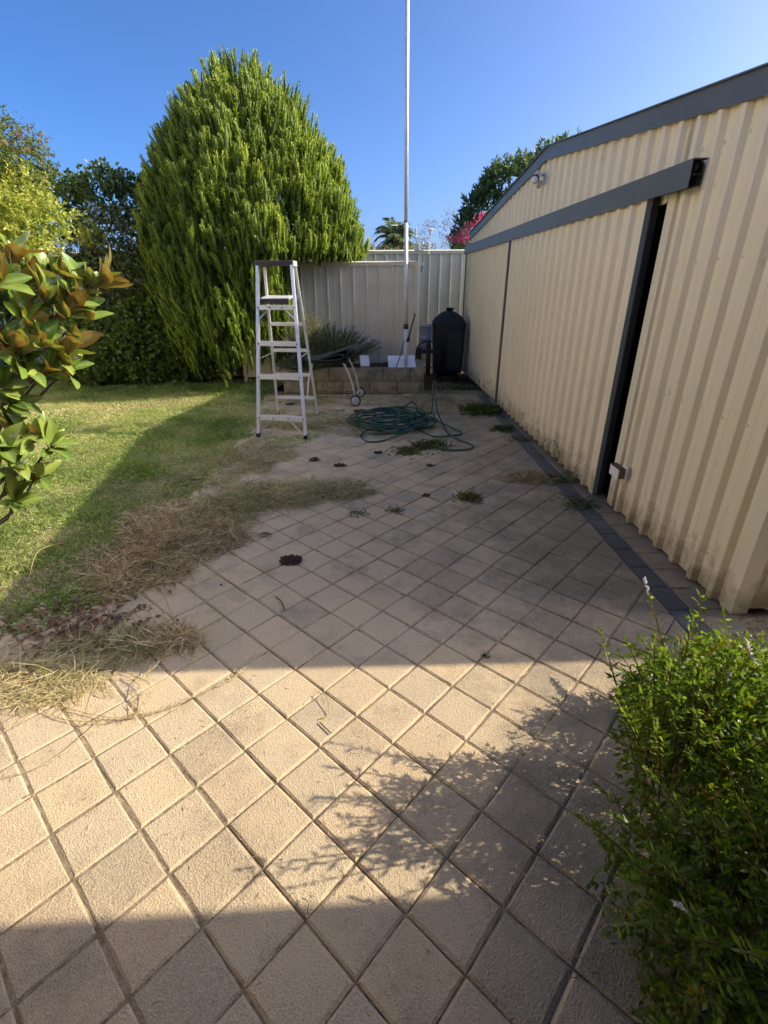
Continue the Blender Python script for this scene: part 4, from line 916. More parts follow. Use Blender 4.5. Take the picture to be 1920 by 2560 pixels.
# ---- feathery yellow-green tree on the far left
bl = []
for px, py, Y, r in ((-5, 385, 6.6, .36), (62, 390, 6.6, .18), (-90, 420, 6.8, .5), (10, 500, 6.4, .42), (60, 560, 6.3, .33), (-30, 600, 6.3, .45), (90, 600, 6.2, .2), (150, 545, 6.4, .13)):
    c = atY(px, py, Y); bl.append((c.x, c.y, c.z, r, r*.8, r*.72))
P, N = blob_points(bl[:3], 900, 0.8, False); V1 = twiggy(P, N, 18, 0.22, 0.050, 0.017, 0.6, -0.2, 0.9, vb=0.5)
P, N = blob_points(bl[3:], 1150, 0.95, False); V2 = twiggy(P, N, 10, 0.17, 0.050, 0.022, 0.1, 0.3, 0.9, vb=0.7)
c = atY(30, 560, 6.5)
t = finish('feathery_tree', npmesh('crown', V1[0], 4, 'feather_leaf', V1[1]), 'feathery yellow-green tree leaning in at the top left', 'tree', ((c.x-1.2, 6.8, 0), [([(c.x-1.2, 6.8, 0), (c.x-.9, 6.8, 1.5), (c.x-.3, 6.7, 3.1)], [.09, .06, .02]), ([(c.x-.9, 6.8, 1.5), (c.x, 6.5, 1.9), (c.x+.25, 6.5, 2.5)], [.04, .02, .008])]))
link('lower_crown', npmesh('lower_crown', V2[0], 4, 'yellow_leaf', V2[1]), t, -Vector((c.x-1.2, 6.8, 0)))

# ---- magnolia in the left foreground: every leaf an object
def magnolia_leaf(seed):
    random.seed(seed); L, Wd = 0.165, 0.072; nl, nw = 7, 5; v = []; ribv = []
    curl, bend = random.uniform(-0.6, 0.5), random.uniform(0.05, 0.35)
    for i in range(nl):
        u_ = i/(nl-1); wd = Wd/2*(math.sin(math.pi*min(1, u_*0.93+0.045))**0.75)
        for j in range(nw):
            s_ = (j/(nw-1)-.5)*2; v.append((s_*wd, u_*L, 0.35*wd*abs(s_)*(1 if curl > 0 else .4)*random.uniform(.9, 1.1) - bend*L*u_*u_ + 0.003*math.sin(u_*9+seed))); ribv.append(1.0 if j == 2 else 0.0)
    m = MB().add(v, [(i*nw+j, i*nw+j+1, (i+1)*nw+j+1, (i+1)*nw+j) for i in range(nl-1) for j in range(nw-1)])
    me = m.mesh('leaf', 'magnolia', True); a = me.attributes.new('rib', 'FLOAT', 'POINT'); a.data.foreach_set('value', ribv); return me
lm = [magnolia_leaf(i) for i in range(7)]
random.seed(21)
mag = thing('magnolia_tree', 'magnolia with big glossy leaves, rusty beneath, in the left foreground', 'tree', (-2.55, 2.75, 0))
mo = Vector((-2.55, 2.75, 0))
clusters = [(30, 640, 2.5), (0, 700, 2.4), (70, 700, 2.6), (140, 690, 2.65), (215, 720, 2.7), (255, 700, 2.7), (60, 790, 2.5), (150, 780, 2.6), (215, 790, 2.7), (10, 850, 2.4), (100, 850, 2.5), (180, 850, 2.65), (60, 920, 2.5), (120, 920, 2.55), (0, 960, 2.4), (30, 1000, 2.5), (20, 1060, 2.5), (80, 1090, 2.5), (130, 1110, 2.55), (30, 1150, 2.45), (90, 1190, 2.5), (40, 1240, 2.5), (-60, 780, 2.4), (-70, 1100, 2.4), (-60, 940, 2.6), (-90, 650, 2.6), (170, 920, 2.62), (-20, 1190, 2.5), (110, 740, 2.55), (185, 760, 2.6), (40, 880, 2.45), (150, 880, 2.6), (10, 1110, 2.4)]
stems = MB(); stems.tube([(0, 0, 0), (0.05, -0.05, 0.7), (0.2, -0.1, 1.3), (0.3, -.1, 1.7)], [0.045, 0.035, 0.022, 0.012], 8)
for px, py, Y in clusters:
    tip = atY(px, py, Y) - mo; root = Vector((0.12, -0.06, max(0.25, tip.z - 0.45))); mid = root.lerp(tip, 0.6) + Vector((0, 0, -0.05))
    stems.tube([root, mid, tip], [0.012, 0.008, 0.005], 6)
    ax = (tip - mid).normalized(); ax = (ax + Vector((0.25, -0.1, 0.55))).normalized()
    side_ = ax.orthogonal().normalized(); nl = 9
    for i in range(nl):
        q = i*2.4 + random.random(); el = (random.uniform(0.2, 0.8) if py < 870 else random.uniform(0.3, 1.15)) if i > 1 else 0.12
        out_ = (side_*math.cos(q) + ax.cross(side_)*math.sin(q)); d = (ax*math.cos(el) + out_*math.sin(el)).normalized()
        nrm = (ax - d*ax.dot(d)); nrm = (nrm.normalized() if nrm.length > .05 else out_)
        if py < 900 and random.random() < .45: nrm = nrm*.35 + Vector((.45, 1.0, .25))
        nrm = nrm + Vector((random.gauss(0, .35), random.gauss(0, .35), random.gauss(0, .35)))
        xx = d.cross(nrm).normalized(); zz = xx.cross(d)
        sc_ = random.uniform(0.62, 1.1); R_ = Matrix((xx, d, zz)).transposed().to_4x4()
        o = link('leaf', random.choice(lm), mag); o.matrix_basis = Matrix.Translation(tip - ax*random.uniform(0, .06)) @ R_ @ Matrix.Diagonal((sc_, sc_, sc_, 1))
stems.build('branches', 'bark', mag, True)

# ---- flowering bush in the right foreground
bb = [(1.02, 1.10, .34, .26, .22, .28), (0.90, 1.08, .40, .14, .12, .20), (1.30, 1.22, .22, .36, .30, .20), (1.55, 1.42, .16, .28, .20, .16), (1.30, 0.88, .28, .40, .34, .28), (0.86, 0.72, .14, .24, .26, .18), (1.75, 1.15, .20, .4, .3, .18), (1.05, .55, .22, .36, .30, .22), (1.42, .55, .28, .40, .30, .26), (0.78, .42, .12, .20, .16, .14), (1.12, 1.45, .10, .14, .10, .10)]
P, N = blob_points(bb, 6000, 0.85, False, 0.01)
V1 = twiggy(P, N, 9, 0.07, 0.025, 0.0095, 0.0, 0.5, 0.8, vb=0.55)
# long arching shoots with paired leaves
stm = MB(); lv = []; vl = []; spikes = []
for i in range(230):
    b = bb[rng.integers(len(bb))]; q = rng.random()*6.28; r = rng.random()
    p = Vector((b[0] + .6*b[3]*r*math.cos(q), b[1] + .6*b[4]*r*math.sin(q), 0.12)); d = Vector((b[0] + b[3]*1.25*math.cos(q) - p.x, b[1] + b[4]*1.15*math.sin(q) - p.y, 0)) * .75 + Vector((random.gauss(-.03, .07), random.gauss(0, .07), b[2] - .12 + b[5]*random.uniform(.6, 1.25)))
    e = p + d; mid = p.lerp(e, .55) + Vector((0, 0, .04)); pts = arc(p, mid, e, 7); stm.tube(pts, [.003]*5 + [.002, .0015], 4, False)
    for k_ in range(18):
        t = .25 + .75*k_/18; c0 = pts[min(6, int(t*6))].lerp(pts[min(6, int(t*6)+1)], t*6-int(t*6)); dd = (pts[-1]-pts[-3]).normalized()
        for s_ in (-1, 1):
            qq = k_*1.57; o_ = Vector((math.cos(qq), math.sin(qq), 0))*s_; lv.append((c0, dd*.5 + o_ + Vector((0, 0, .15)))); vl.append(.5 + .25*(t-.5))
    if i % 2 == 0: spikes.append((pts[-1], (pts[-1]-pts[-3]).normalized()))
V2 = leaf_cards(np.array([l[0][:] for l in lv]), np.array([l[1][:] for l in lv]), rng.uniform(.022, .042, len(lv)), rng.uniform(.007, .012, len(lv)))
V = np.concatenate([V1[0], V2]); val = np.concatenate([V1[1], np.clip(np.array(vl) + .13*rng.normal(size=len(vl)), 0, 1)])
bush = thing('flowering_bush', 'leafy green bush with small white flower spikes in the right foreground', 'bush', (1.35, 1.1, 0)); bo = Vector((1.35, 1.1, 0))
link('foliage', npmesh('foliage', V, 4, 'bush', val), bush, -bo)
st_ = stm.build('stems', 'stem_red', bush, False, loc=-bo)
for i, (p, d) in enumerate(spikes):
    n = 46; t = rng.random(n); L = random.uniform(.03, .06); dv = np.array(d[:]); base = np.array(p[:]) + dv*(t*L)[:, None]; dr = unit(rng.normal(size=(n, 3)) + dv*.6)
    white = random.random() < .12
    me = npmesh('flower_spike', leaf_cards(base, dr, .009, .006), 4, 'petal_white' if white else 'bush', np.clip(.75 + .15*rng.normal(size=n), 0, .95))
    link('flower_spike', me, bush, -bo)
# two bigger shoots near the shed corner
# ---- bed shrubs
def rosemary(name, label, c, r, h, n, mat, vb, lean=(0, 0), per=44):
    A = []; m = MB(); Bv = []
    for i in range(n):
        q = rng.random()*6.28; rr = math.sqrt(rng.random()); b = Vector((c[0] + r*.3*rr*math.cos(q), c[1] + .25*r*rr*math.sin(q), c[2]))
        e = b + Vector((r*rr*math.cos(q) + lean[0]*rng.random(), r*.6*rr*math.sin(q) + lean[1], h*(1.05 - .55*rr*rr)*rng.uniform(.75, 1.12)))
        pts = arc(b, b.lerp(e, .5) + Vector((0, 0, .1*h)), e, 6); m.tube(pts, [.0022]*4 + [.0018, .0012], 4, False)
        d = (pts[-1]-pts[-3]).normalized()
        for k_ in range(per):
            t = .2 + .8*k_/per; f_ = t*5; i0 = min(4, int(f_)); A.append(pts[i0].lerp(pts[i0+1], f_-i0)[:]); Bv.append((d + Vector(rvec(1)[0])*.9)[:])
    V = leaf_cards(np.array(A), np.array(Bv), rng.uniform(.024, .046, len(A)), rng.uniform(.008, .013, len(A)))
    t = thing(name, label, 'shrub', c); o = link('foliage', npmesh('foliage', V, 4, mat, np.clip(vb + .2*rng.normal(size=len(A)), 0, 1)), t, -Vector(c)); m.build('stems', 'stem_green', t, loc=-Vector(c)); return t
rosemary('rosemary_bush', 'grey-green spiky shrub spilling over the raised bed behind the trolley', (-0.82, 8.42, .34), .62, .62, 240, 'rosemary', .35, (.1, 0))
rosemary('pale_shrub', 'pale silvery shrub with whitish tips behind the step ladder', (-1.33, 8.50, .34), .46, .82, 230, 'pale_shrub', .55, (.15, 0))
rosemary('trailing_shrub', 'dark straggly plant hanging over the bed front behind the trolley legs', (-1.25, 8.12, .34), .42, .28, 90, 'rosemary', .25, (.2, -.3))

# ---- beyond the fence
P, N = blob_points([(3.3, 14, 3.4, .95, .8, .75), (2.75, 13.9, 3.0, .7, .6, .6), (4.3, 14.2, 3.75, .9, .8, .75), (2.3, 13.9, 2.6, .45, .5, .5), (5.2, 14.4, 3.6, .9, .8, .8)], 1500)
V, val = twiggy(P, N, 10, 0.22, 0.15, 0.045, 0.0, 0.5, vb=0.5)
finish('neighbour_tree', npmesh('crown', V, 4, 'oleander', val), 'broad-leaved tree rising behind the far half of the shed roof', 'tree', ((3.4, 14.2, 0), [([(3.4, 14.2, 0), (3.4, 14.1, 2.6)], [.14, .09]), ([(3.4, 14.1, 1.8), (2.6, 13.9, 3)], [.06, .03]), ([(3.4, 14.1, 1.8), (4.4, 14.2, 3.6)], [.06, .03])]))
ol = thing('oleander', 'oleander with clusters of pink flowers above the back fence by the shed', 'shrub', (2.0, 12.2, 0)); oo = Vector((2.0, 12.2, 0))
P, N = blob_points([(2.0, 12.2, 1.95, .38, .35, .55), (2.35, 12.2, 2.25, .35, .3, .5), (1.7, 12.2, 1.8, .3, .3, .45)], 330); V, val = twiggy(P, N, 8, .14, .12, .022, 0, .5, .7, vb=.6)
link('foliage', npmesh('foliage', V, 4, 'oleander', val), ol, -oo)
m = MB()
for q in range(9): m.tube([(0.02*q-.1, 0, 0), (.08*q-.35, 0, 1.4), (.11*q-.45, -.05, 2.2)], [.02, .014, .006], 5)
m.build('stems', 'bark', ol)
for px, py in ((1165, 575), (1150, 590), (1135, 598), (1160, 600), (1195, 548), (1210, 540), (1180, 562), (1172, 592)):
    c = atY(px, py, 11.9); n = 60; base = np.array(c[:]) + rng.normal(size=(n, 3))*np.array([.055, .04, .035])
    fc_ = link('flower_cluster', npmesh('flower_cluster', leaf_cards(base, rvec(n), .045, .035), 4, 'pink', rng.random(n)), ol, -oo); fc_['kind'] = 'stuff'
# palm
pc = atY(990, 560, 20); pal = thing('palm_tree', 'grey-green palm beyond the fence, seen behind the steel pole', 'tree', (pc.x, 20, 0))
MB().tube([(0, 0, 0), (0.03, 0, 1.5), (0, 0, 2.95)], [.2, .16, .13], 10).build('trunk', 'bark', pal, True)
for i in range(34):
    q = i*2.4; el = random.uniform(.1, 1.35); L = random.uniform(.85, 1.2); A = []; Bv = []; pts = []
    for k_ in range(14):
        t = k_/13; hor = L*math.cos(el)*t; z = 2.95 + L*math.sin(el)*t*1.05 - .75*t*t*L*(.35 + .65*math.cos(el)); pts.append(Vector((hor*math.cos(q), hor*math.sin(q), z)))
    m = MB().tube(pts, [.02*(1-k_/15) for k_ in range(14)], 4)
    fr_ = m.build('frond', 'palm', pal)
    for k_ in range(60):
        t = .12 + .88*k_/60; f_ = t*13; i0 = min(12, int(f_)); d = (pts[i0+1]-pts[i0]).normalized(); sd2 = d.cross(Vector((0, 0, 1))).normalized()*(1 if k_ % 2 else -1)
        A.append(pts[i0].lerp(pts[i0+1], f_-i0)[:]); Bv.append((d*.6 + sd2*.7 + Vector((0, 0, -.35)))[:])
    link('leaflets', npmesh('leaflets', leaf_cards(np.array(A), np.array(Bv), rng.uniform(.2, .4, 60), .035), 4, 'palm', np.clip(.5 + .25*rng.normal(size=60), 0, 1)), fr_)
P, N = blob_points([(c.x, 16.5, c.z, .5, .4, .45) for c in (atY(1105, 605, 16.5), atY(1130, 590, 16.5), atY(1085, 615, 16.5), atY(1145, 615, 16.5))], 330, 0.9); V, val = twiggy(P, N, 8, .3, .09, .012, 0, .6, .5, vb=.5)
finish('grey_shrub', npmesh('crown', V, 4, 'grey_leaf', val), 'wispy grey shrub above the back fence, left of the pink oleander', 'shrub', ((1.8, 16.5, 0), [([(1.8, 16.5, 0), (1.9, 16.5, 2.2)], [.05, .02])]))
P, N = blob_points([(c.x, 17, c.z-.25, .5, .4, .35) for c in (atY(870, 625, 17), atY(905, 625, 17), atY(935, 628, 17), atY(1050, 628, 17))], 260, 0.9); V, val = twiggy(P, N, 8, .2, .1, .03, 0, .5, .6, vb=.7)
finish('distant_shrub', npmesh('crown', V, 4, 'feather_leaf', val), 'low line of pale shrubs just showing over the back fence by the palm', 'shrub', ((-0.6, 17, 0), [([(-.6, 17, 0), (-.6, 17, 2.0)], [.05, .02])]))

# ================================================================== GRASS
def blades(P, h, wd, lean, val, name, mat='grass', parent=None, kind='stuff', curl=0.5):
    n = len(P); q = rng.random(n)*2*np.pi; D = np.stack([np.cos(q), np.sin(q), q*0], 1)*lean[:, None] + np.array([0, 0, 1.0]); D = unit(D)
    S = unit(np.cross(D, rvec(n))); h = h[:, None]; wd = wd[:, None]
    bend = np.stack([np.cos(q), np.sin(q), q*0], 1)*h*curl*lean[:, None]
    mid = P + D*h*.5; tip = P + D*h + bend - np.array([0, 0, 1])*h*lean[:, None]*.2
    V = np.stack([P - S*wd*.5, P + S*wd*.5, mid + S*wd*.45, mid - S*wd*.45, tip], 1).reshape(-1, 3)
    # two polys: quad + tip triangle written as quads sharing the tip
    return npmesh(name, V, 5, mat, val, quads=[(0, 1, 2, 3), (3, 2, 4, 4)]) if False else npmesh(name, np.stack([P - S*wd*.5, P + S*wd*.5, mid + S*wd*.4 + bend*.2, tip], 1).reshape(-1, 3), 4, mat, val)
# denser close to the camera
n = 330000; yy = 2.0 + 7.4*rng.random(n)**1.25; xx = -7.6 + rng.random(n)*6.3; e = lawn_edge(yy) + 0.06*vnoise(np.stack([xx*0, yy, yy], 1), 6)
halfw = 0.82*yy + 0.3
ok = (xx < e) & (xx > -halfw*1.0 - .2); xx, yy = xx[ok], yy[ok]; P = np.stack([xx, yy, xx*0 - .012], 1)
d1 = vnoise(P, 1.6, 3.0); d2 = vnoise(P, 5.0, 1.0); dryness = np.clip(.30 + .30*d1 + .2*d2 + .22*np.exp(-((yy-7.0)/1.5)**2)*(xx < -2.2) + .05*(yy > 4)*(xx > -3), 0, 1)
keepm = rng.random(len(xx)) > dryness*.62; xx, yy, P, dryness = xx[keepm], yy[keepm], P[keepm], dryness[keepm]
val = np.clip(dryness*.85 + .16*rng.normal(size=len(xx)) + .02, 0, 1)
tallf = 1 + 1.1*np.exp(-((yy-8.6)/.45)**2) + .8*np.clip(vnoise(P, 3.3, 9.0), 0, 1)
hh = rng.uniform(.018, .042, len(xx))*tallf
me = blades(P, hh, rng.uniform(.0022, .0040, len(xx))*(1 + .1*yy), rng.uniform(.15, 1.0, len(xx)), val, 'lawn_grass')
tag(link('lawn_grass', me), 'short patchy green and yellow lawn grass left of the paving', 'grass', kind='stuff')
# taller seed-headed tufts at the lawn edge
def tuft(c, n, r, h0, h1, vb, name, label, cat='weed', mat='weed', hs=.75, lean=.8, wd=.0028, group=None):
    P = np.stack([c[0] + r*rng.normal(size=n)*.5, c[1] + r*rng.normal(size=n)*.5, np.full(n, c[2] if len(c) > 2 else -.005)], 1)
    me = blades(P - np.array([c[0], c[1], 0]), rng.uniform(h0, h1, n)*hs, rng.uniform(.6, 1.3, n)*wd, rng.uniform(.1, lean, n)*1.6, np.clip(vb + .22*rng.normal(size=n), 0, 1), name, mat)
    return tag(link(name, me, None, (c[0], c[1], 0)), label, cat, group, 'stuff' if name == 'wall_weed' else None)
def gp(x, y): p = gnd(x, y); return (p.x, p.y)
tuft(gp(1205, 1030), 900, .22, .05, .22, .30, 'grass_tuft', 'thick green grass tuft against the shed wall beyond the charcoal border')
tuft(gp(1255, 1075), 300, .10, .04, .14, .35, 'grass_tuft', 'small green tuft where the charcoal border begins by the shed')
tuft(gp(1172, 1246), 260, .10, .04, .11, .55, 'paving_weed', 'olive weed growing from a paving joint in the middle of the yard')
tuft(gp(892, 1283), 120, .07, .02, .05, .35, 'paving_weed', 'tiny flat green weed in the joint right of the straw heap')
tuft(gp(990, 1278), 110, .07, .02, .06, .40, 'paving_weed', 'small green weed on the paving between the straw heap and the middle weed')
tuft(gp(1020, 1130), 420, .15, .03, .12, .55, 'paving_weed', 'brownish weed patch in front of the heaped hose')
tuft(gp(1075, 1115), 380, .16, .03, .14, .35, 'paving_weed', 'green weed patch under the right side of the hose')
tuft(gp(500, 955), 260, .2, .06, .16, .30, 'grass_tuft', 'dark grass tuft at the foot of the conifer')
tuft(gp(1213, 1640), 40, .02, .015, .035, .35, 'seedling', 'tiny bright seedling in the sunlit joint near the shade line')
# tall thin weeds against the shed
def stalk_weed(px, py, h, n, label):
    c = Vector((*gp(px, py), 0)); m = MB(); A = []; Bv = []
    for i in range(n):
        top = c + Vector((random.gauss(0, .05), random.gauss(0, .08), h*random.uniform(.6, 1))); pts = arc(c + Vector((random.gauss(0, .02), random.gauss(0, .03), 0)), c.lerp(top, .6) + Vector((random.gauss(0, .02), 0, 0)), top, 6); m.tube([p - c for p in pts], .0022, 4, False)
        for k_ in range(26):
            t = .15 + .85*k_/26; f_ = t*5; i0 = min(4, int(f_)); A.append((pts[i0].lerp(pts[i0+1], f_-i0) - c)[:]); Bv.append((Vector(rvec(1)[0]) + Vector((0, 0, .6)))[:])
    t = thing('stalk_weed', label, 'weed', c); m.build('stalks', 'stem_green', t)
    link('leaves', npmesh('leaves', leaf_cards(np.array(A), np.array(Bv), rng.uniform(.012, .03, len(A)), .006), 4, 'hedge_olive', np.clip(.7 + .2*rng.normal(size=len(A)), 0, 1)), t)
stalk_weed(1352, 1150, .34, 5, 'tallest thin weed standing against the ribbed shed door')
stalk_weed(1392, 1165, .24, 4, 'second thin weed at the foot of the shed door')
stalk_weed(1425, 1205, .16, 5, 'short bushy weed at the shed foot before the latch')
for (px, py, n_, vb_, lb) in ((1300, 1100, 260, .5, 'dry weeds in the joint beside the shed at the far end of the charcoal border'), (1395, 1200, 300, .45, 'low green weeds between the charcoal border and the shed door'), (1450, 1262, 320, .4, 'low green weeds at the foot of the shed opening')):
    tuft(gp(px, py), n_, .16, .02, .08, vb_, 'wall_weed', lb)

# ---- dry grass heaps: long curved strands
def strands(n, cx, cy, rx, ry, hz, ln, mat, name, label, rotz=0.0, vb=.5, wd=.0036, ragged=1.0):
    seg = 4; r = np.sqrt(rng.random(n)); a = rng.random(n)*2*np.pi; ph = rng.random(4)*6; r0 = r.copy(); r = r*(1 + .22*np.sin(2*a+ph[0]) + .18*np.sin(3*a+ph[1]) + .14*np.sin(5*a+ph[2]) + .1*np.sin(8*a+ph[3])); x = r*np.cos(a)*rx; y = r*np.sin(a)*ry
    c_, s_ = math.cos(rotz), math.sin(rotz); X = cx + x*c_ - y*s_; Y = cy + x*s_ + y*c_
    env = (1 - r0**2)*hz*np.clip(.8 + .9*vnoise(np.stack([X, Y, X*0], 1), 11), .1, 2); z = env*rng.random(n)**.55 + .004
    q = rng.random(n)*2*np.pi; L = ln*rng.uniform(.4, 1.5, n)*np.where(rng.random(n) < .08, 1.7, 1); cur = rng.normal(size=n)*1.6*ragged
    V = []; p = np.stack([X, Y, z], 1); el = rng.normal(size=n)*.30
    Wn = wd*rng.uniform(.6, 1.7, n)
    rows = []
    for k_ in range(seg+1):
        d = np.stack([np.cos(q + cur*k_/seg), np.sin(q + cur*k_/seg), el - .35*k_/seg], 1); sdv = unit(np.stack([-d[:, 1], d[:, 0], rng.normal(size=n)*.5], 1)); w_ = (Wn*(1 - .6*k_/seg))[:, None]*.5
        rows.append((p - sdv*w_, p + sdv*w_)); p = p + d*(L/seg)[:, None]; p[:, 2] = np.maximum(p[:, 2], .004 + .004*rng.random(n))
    V = np.stack([v for r_ in rows for v in r_], 1).reshape(-1, 3)
    me = npmesh(name, V - np.array([cx, cy, 0]), 2*(seg+1), mat, np.clip(vb + .06 + .34*rng.normal(size=n) - .2*(1 - z/(hz+.01))*(rng.random(n) < .5), 0, 1), quads=[(2*i, 2*i+1, 2*i+3, 2*i+2) for i in range(seg)])
    o = link(name, me, None, (cx, cy, 0)); tag(o, label, 'dry grass', kind='stuff'); return o
def heap(px, py, *a, **k):
    c = gp(px, py); a = (a[0]*1.08, a[1]*1.08, a[2]*.55) + a[3:]; return strands(k.pop('n'), c[0], c[1], *a, **k)
heap(720, 1235, .40, .26, .07, .13, 'green_straw', 'straw_heap', 'greenish heap of dry grass on the paving before the ladder', n=4600, vb=.6)
heap(840, 1225, .26, .17, .06, .11, 'green_straw', 'straw_heap', 'pale right-hand tip of the dry grass heap in mid paving', n=2600, vb=.62)
heap(600, 1260, .25, .24, .05, .13, 'green_straw', 'straw_heap', 'flattened dry grass between the two heaps', n=1800, vb=.4)
heap(455, 1345, .30, .34, .075, .13, 'straw', 'straw_heap', 'big brown heap of dry grass at the lawn edge', n=5200, vb=.42, rotz=.5)
heap(350, 1425, .26, .20, .05, .13, 'straw', 'straw_heap', 'brown loose straw at the near end of the big heap', n=2600, vb=.42, rotz=.5)
heap(420, 1290, .25, .25, .05, .12, 'straw', 'straw_heap', 'straw spread over the lawn at the back of the big heap', n=1500, vb=.5)
heap(280, 1475, .12, .12, .04, .09, 'straw', 'straw_heap', 'small straw clump on the lawn corner nearest the paving', n=700, vb=.55)
heap(430, 1600, .11, .06, .045, .09, 'straw', 'straw_heap', 'small yellowish clump beside the shade line on the left', n=800, vb=.6)
heap(290, 1615, .30, .07, .02, .14, 'green_straw', 'straw_scatter', 'thin band of dry grass along the shade line on the left', n=900, vb=.5)
heap(110, 1690, .26, .07, .028, .12, 'green_straw', 'straw_scatter', 'sunlit band of dry grass at the left edge of the paving', n=1500, vb=.72)
heap(60, 1740, .22, .06, .015, .10, 'green_straw', 'straw_scatter', 'thin sunlit straw trailing from the left edge', n=420, vb=.75)
heap(620, 1150, .38, .55, .014, .10, 'green_straw', 'straw_scatter', 'patchy dry turf creeping over the paving before the ladder', n=2600, vb=.45)
heap(800, 1060, .85, .40, .012, .09, 'green_straw', 'straw_scatter', 'dry grass scattered over the paving between ladder and hose', n=3000, vb=.45)
heap(1060, 1010, .62, .75, .012, .09, 'green_straw', 'straw_scatter', 'dry weeds scattered over the paving beyond the hose', n=2600, vb=.35)
heap(1100, 970, .55, .6, .02, .08, 'green_straw', 'straw_scatter', 'dry weeds on the ground before the barbecue', n=1600, vb=.3)
heap(1320, 1195, .17, .15, .03, .09, 'straw', 'straw_heap', 'brown dead weed heap against the charcoal border by the shed', n=900, vb=.45)
heap(1610, 1300, .07, .05, .012, .07, 'straw', 'straw_heap', 'small rubbish of dead grass at the shed foot under the latch', n=140, vb=.45)

# green creeping turf over the paving edge
n = 26000; c = np.stack([rng.uniform(-1.75, -.1, n), rng.uniform(3.6, 7.8, n)], 1); f_ = vnoise(np.stack([c[:, 0], c[:, 1], c[:, 0]*0], 1), 5.2, 2.0) - 1.25*np.clip((c[:, 0] + 1.35 - .25*(c[:, 1] > 5.3) - .35*(c[:, 1] > 5.2)), 0, 3) + .15
ok = f_ > rng.random(n)*.5; P = np.stack([c[ok, 0], c[ok, 1], np.full(ok.sum(), -.004)], 1); nn = len(P)
me = blades(P, rng.uniform(.015, .04, nn), rng.uniform(.003, .005, nn), rng.uniform(.3, 1.2, nn), np.clip(.38 + .25*rng.normal(size=nn), 0, 1), 'creeping_turf')
tag(link('creeping_turf', me), 'green turf creeping over the lawn-side pavers around the ladder', 'grass', kind='stuff')
# moss and weeds in the joints of the far paving
n = 9000; ab = np.stack([rng.integers(-42, 0, n), rng.integers(-44, 12, n)], 1).astype(float); tt = rng.random(n); hor = rng.random(n) < .5
ab[:, 0] += np.where(hor, tt, 0); ab[:, 1] += np.where(hor, 0, tt); wp = np.array([lat(a, b) for a, b in ab])
f_ = vnoise(np.stack([wp[:, 0], wp[:, 1], wp[:, 0]*0], 1), 2.1, 4.0)
ok = (wp[:, 1] > 2.6) & (wp[:, 1] < 7.8) & (np.abs(wp[:, 0]) < 1.5) & (f_ + .12*(wp[:, 1] - 5) > .12); wp = wp[ok]; nn = len(wp)
me = blades(np.stack([wp[:, 0], wp[:, 1], np.full(nn, -.007)], 1), rng.uniform(.008, .022, nn), rng.uniform(.002, .004, nn), rng.uniform(.3, 1.2, nn), np.clip(.5 + .25*rng.normal(size=nn), 0, 1), 'joint_weeds')
tag(link('joint_weeds', me), 'fine weeds sprouting from the paver joints', 'weeds', kind='stuff')

# long runners of couch grass lying on the sunlit pavers
def runner(keys, label, mat='green_straw', leafn=60, vb=.78, r=.0016, ll=(.015, .04)):
    c0 = Vector((*gp(*keys[0][:2]), 0)); K = [Vector((*gp(p[0], p[1]), (p[2] if len(p) > 2 else .01))) - c0 for p in keys]; pts = spl(K, 8)
    t = thing('grass_runner', label, 'grass runner', c0); m = MB().tube(pts, r, 5); 
    me = m.mesh('stem', mat); a = me.attributes.new('v', 'FLOAT', 'FACE'); a.data.foreach_set('value', [vb - .1]*len(me.polygons)); link('stem', me, t)
    if leafn:
        idx = rng.integers(0, len(pts)-1, leafn); A = np.array([pts[i].lerp(pts[i+1], random.random())[:] for i in idx]); D = np.array([(pts[i+1]-pts[i]).normalized()[:] for i in idx])
        Bv = D*.8 + rng.normal(size=(leafn, 3))*np.array([.7, .7, .35]) + np.array([0, 0, .25])
        link('blades', npmesh('blades', leaf_cards(A, Bv, rng.uniform(*ll, leafn), .003), 4, mat, np.clip(vb + .15*rng.normal(size=leafn), 0, 1)), t)['kind'] = 'stuff'
runner([(150, 1770), (300, 1800), (430, 1775, .02), (520, 1740, .03), (590, 1700, .02), (640, 1650, .03)], 'long leafy grass runner curving across the sunlit pavers to the shade line', leafn=150)
runner([(330, 1790), (350, 1720, .03), (390, 1690, .05), (425, 1645, .04)], 'looped dry runner standing up at the shade line', leafn=50)
runner([(0, 1950), (80, 1930), (150, 1890), (200, 1850), (245, 1810)], 'thin bare runner crossing the left-hand pavers', leafn=10)
runner([(60, 1750), (150, 1800), (250, 1810, .02), (350, 1790, .02), (380, 1730, .04), (330, 1700, .03)], 'tangled sunlit runner below the straw band', leafn=130)
runner([(380, 1560), (440, 1600, .03), (500, 1590, .04), (495, 1640, .03), (470, 1680)], 'pale curled runner crossing the shade line', leafn=24)
runner([(160, 1360), (110, 1420, .12), (75, 1465, .03)], 'long pale dry stalk bending out of the straw onto the lawn', leafn=0, r=.002)
runner([(565, 1270, .02), (580, 1310, .09), (590, 1350, .03)], 'white dry stalk standing at the tip of the brown heap', leafn=3)
runner([(800, 1275, .05), (770, 1310, .03), (740, 1350, .01)], 'long pale stalk sticking out of the greenish heap', leafn=3)
runner([(795, 1740, .02), (818, 1755, .03), (822, 1790, .01), (800, 1800)], 'thin curved dry stalk on a sunlit paver in the middle', leafn=0, r=.0018)
runner([(800, 1810), (815, 1825, .01), (828, 1838)], 'short dark twig on a sunlit paver in the middle', 'straw', 0, .05, .0025)
runner([(690, 1495), (705, 1510, .012), (712, 1530)], 'short dark twig on the shaded paving', 'straw', 0, .05, .004)
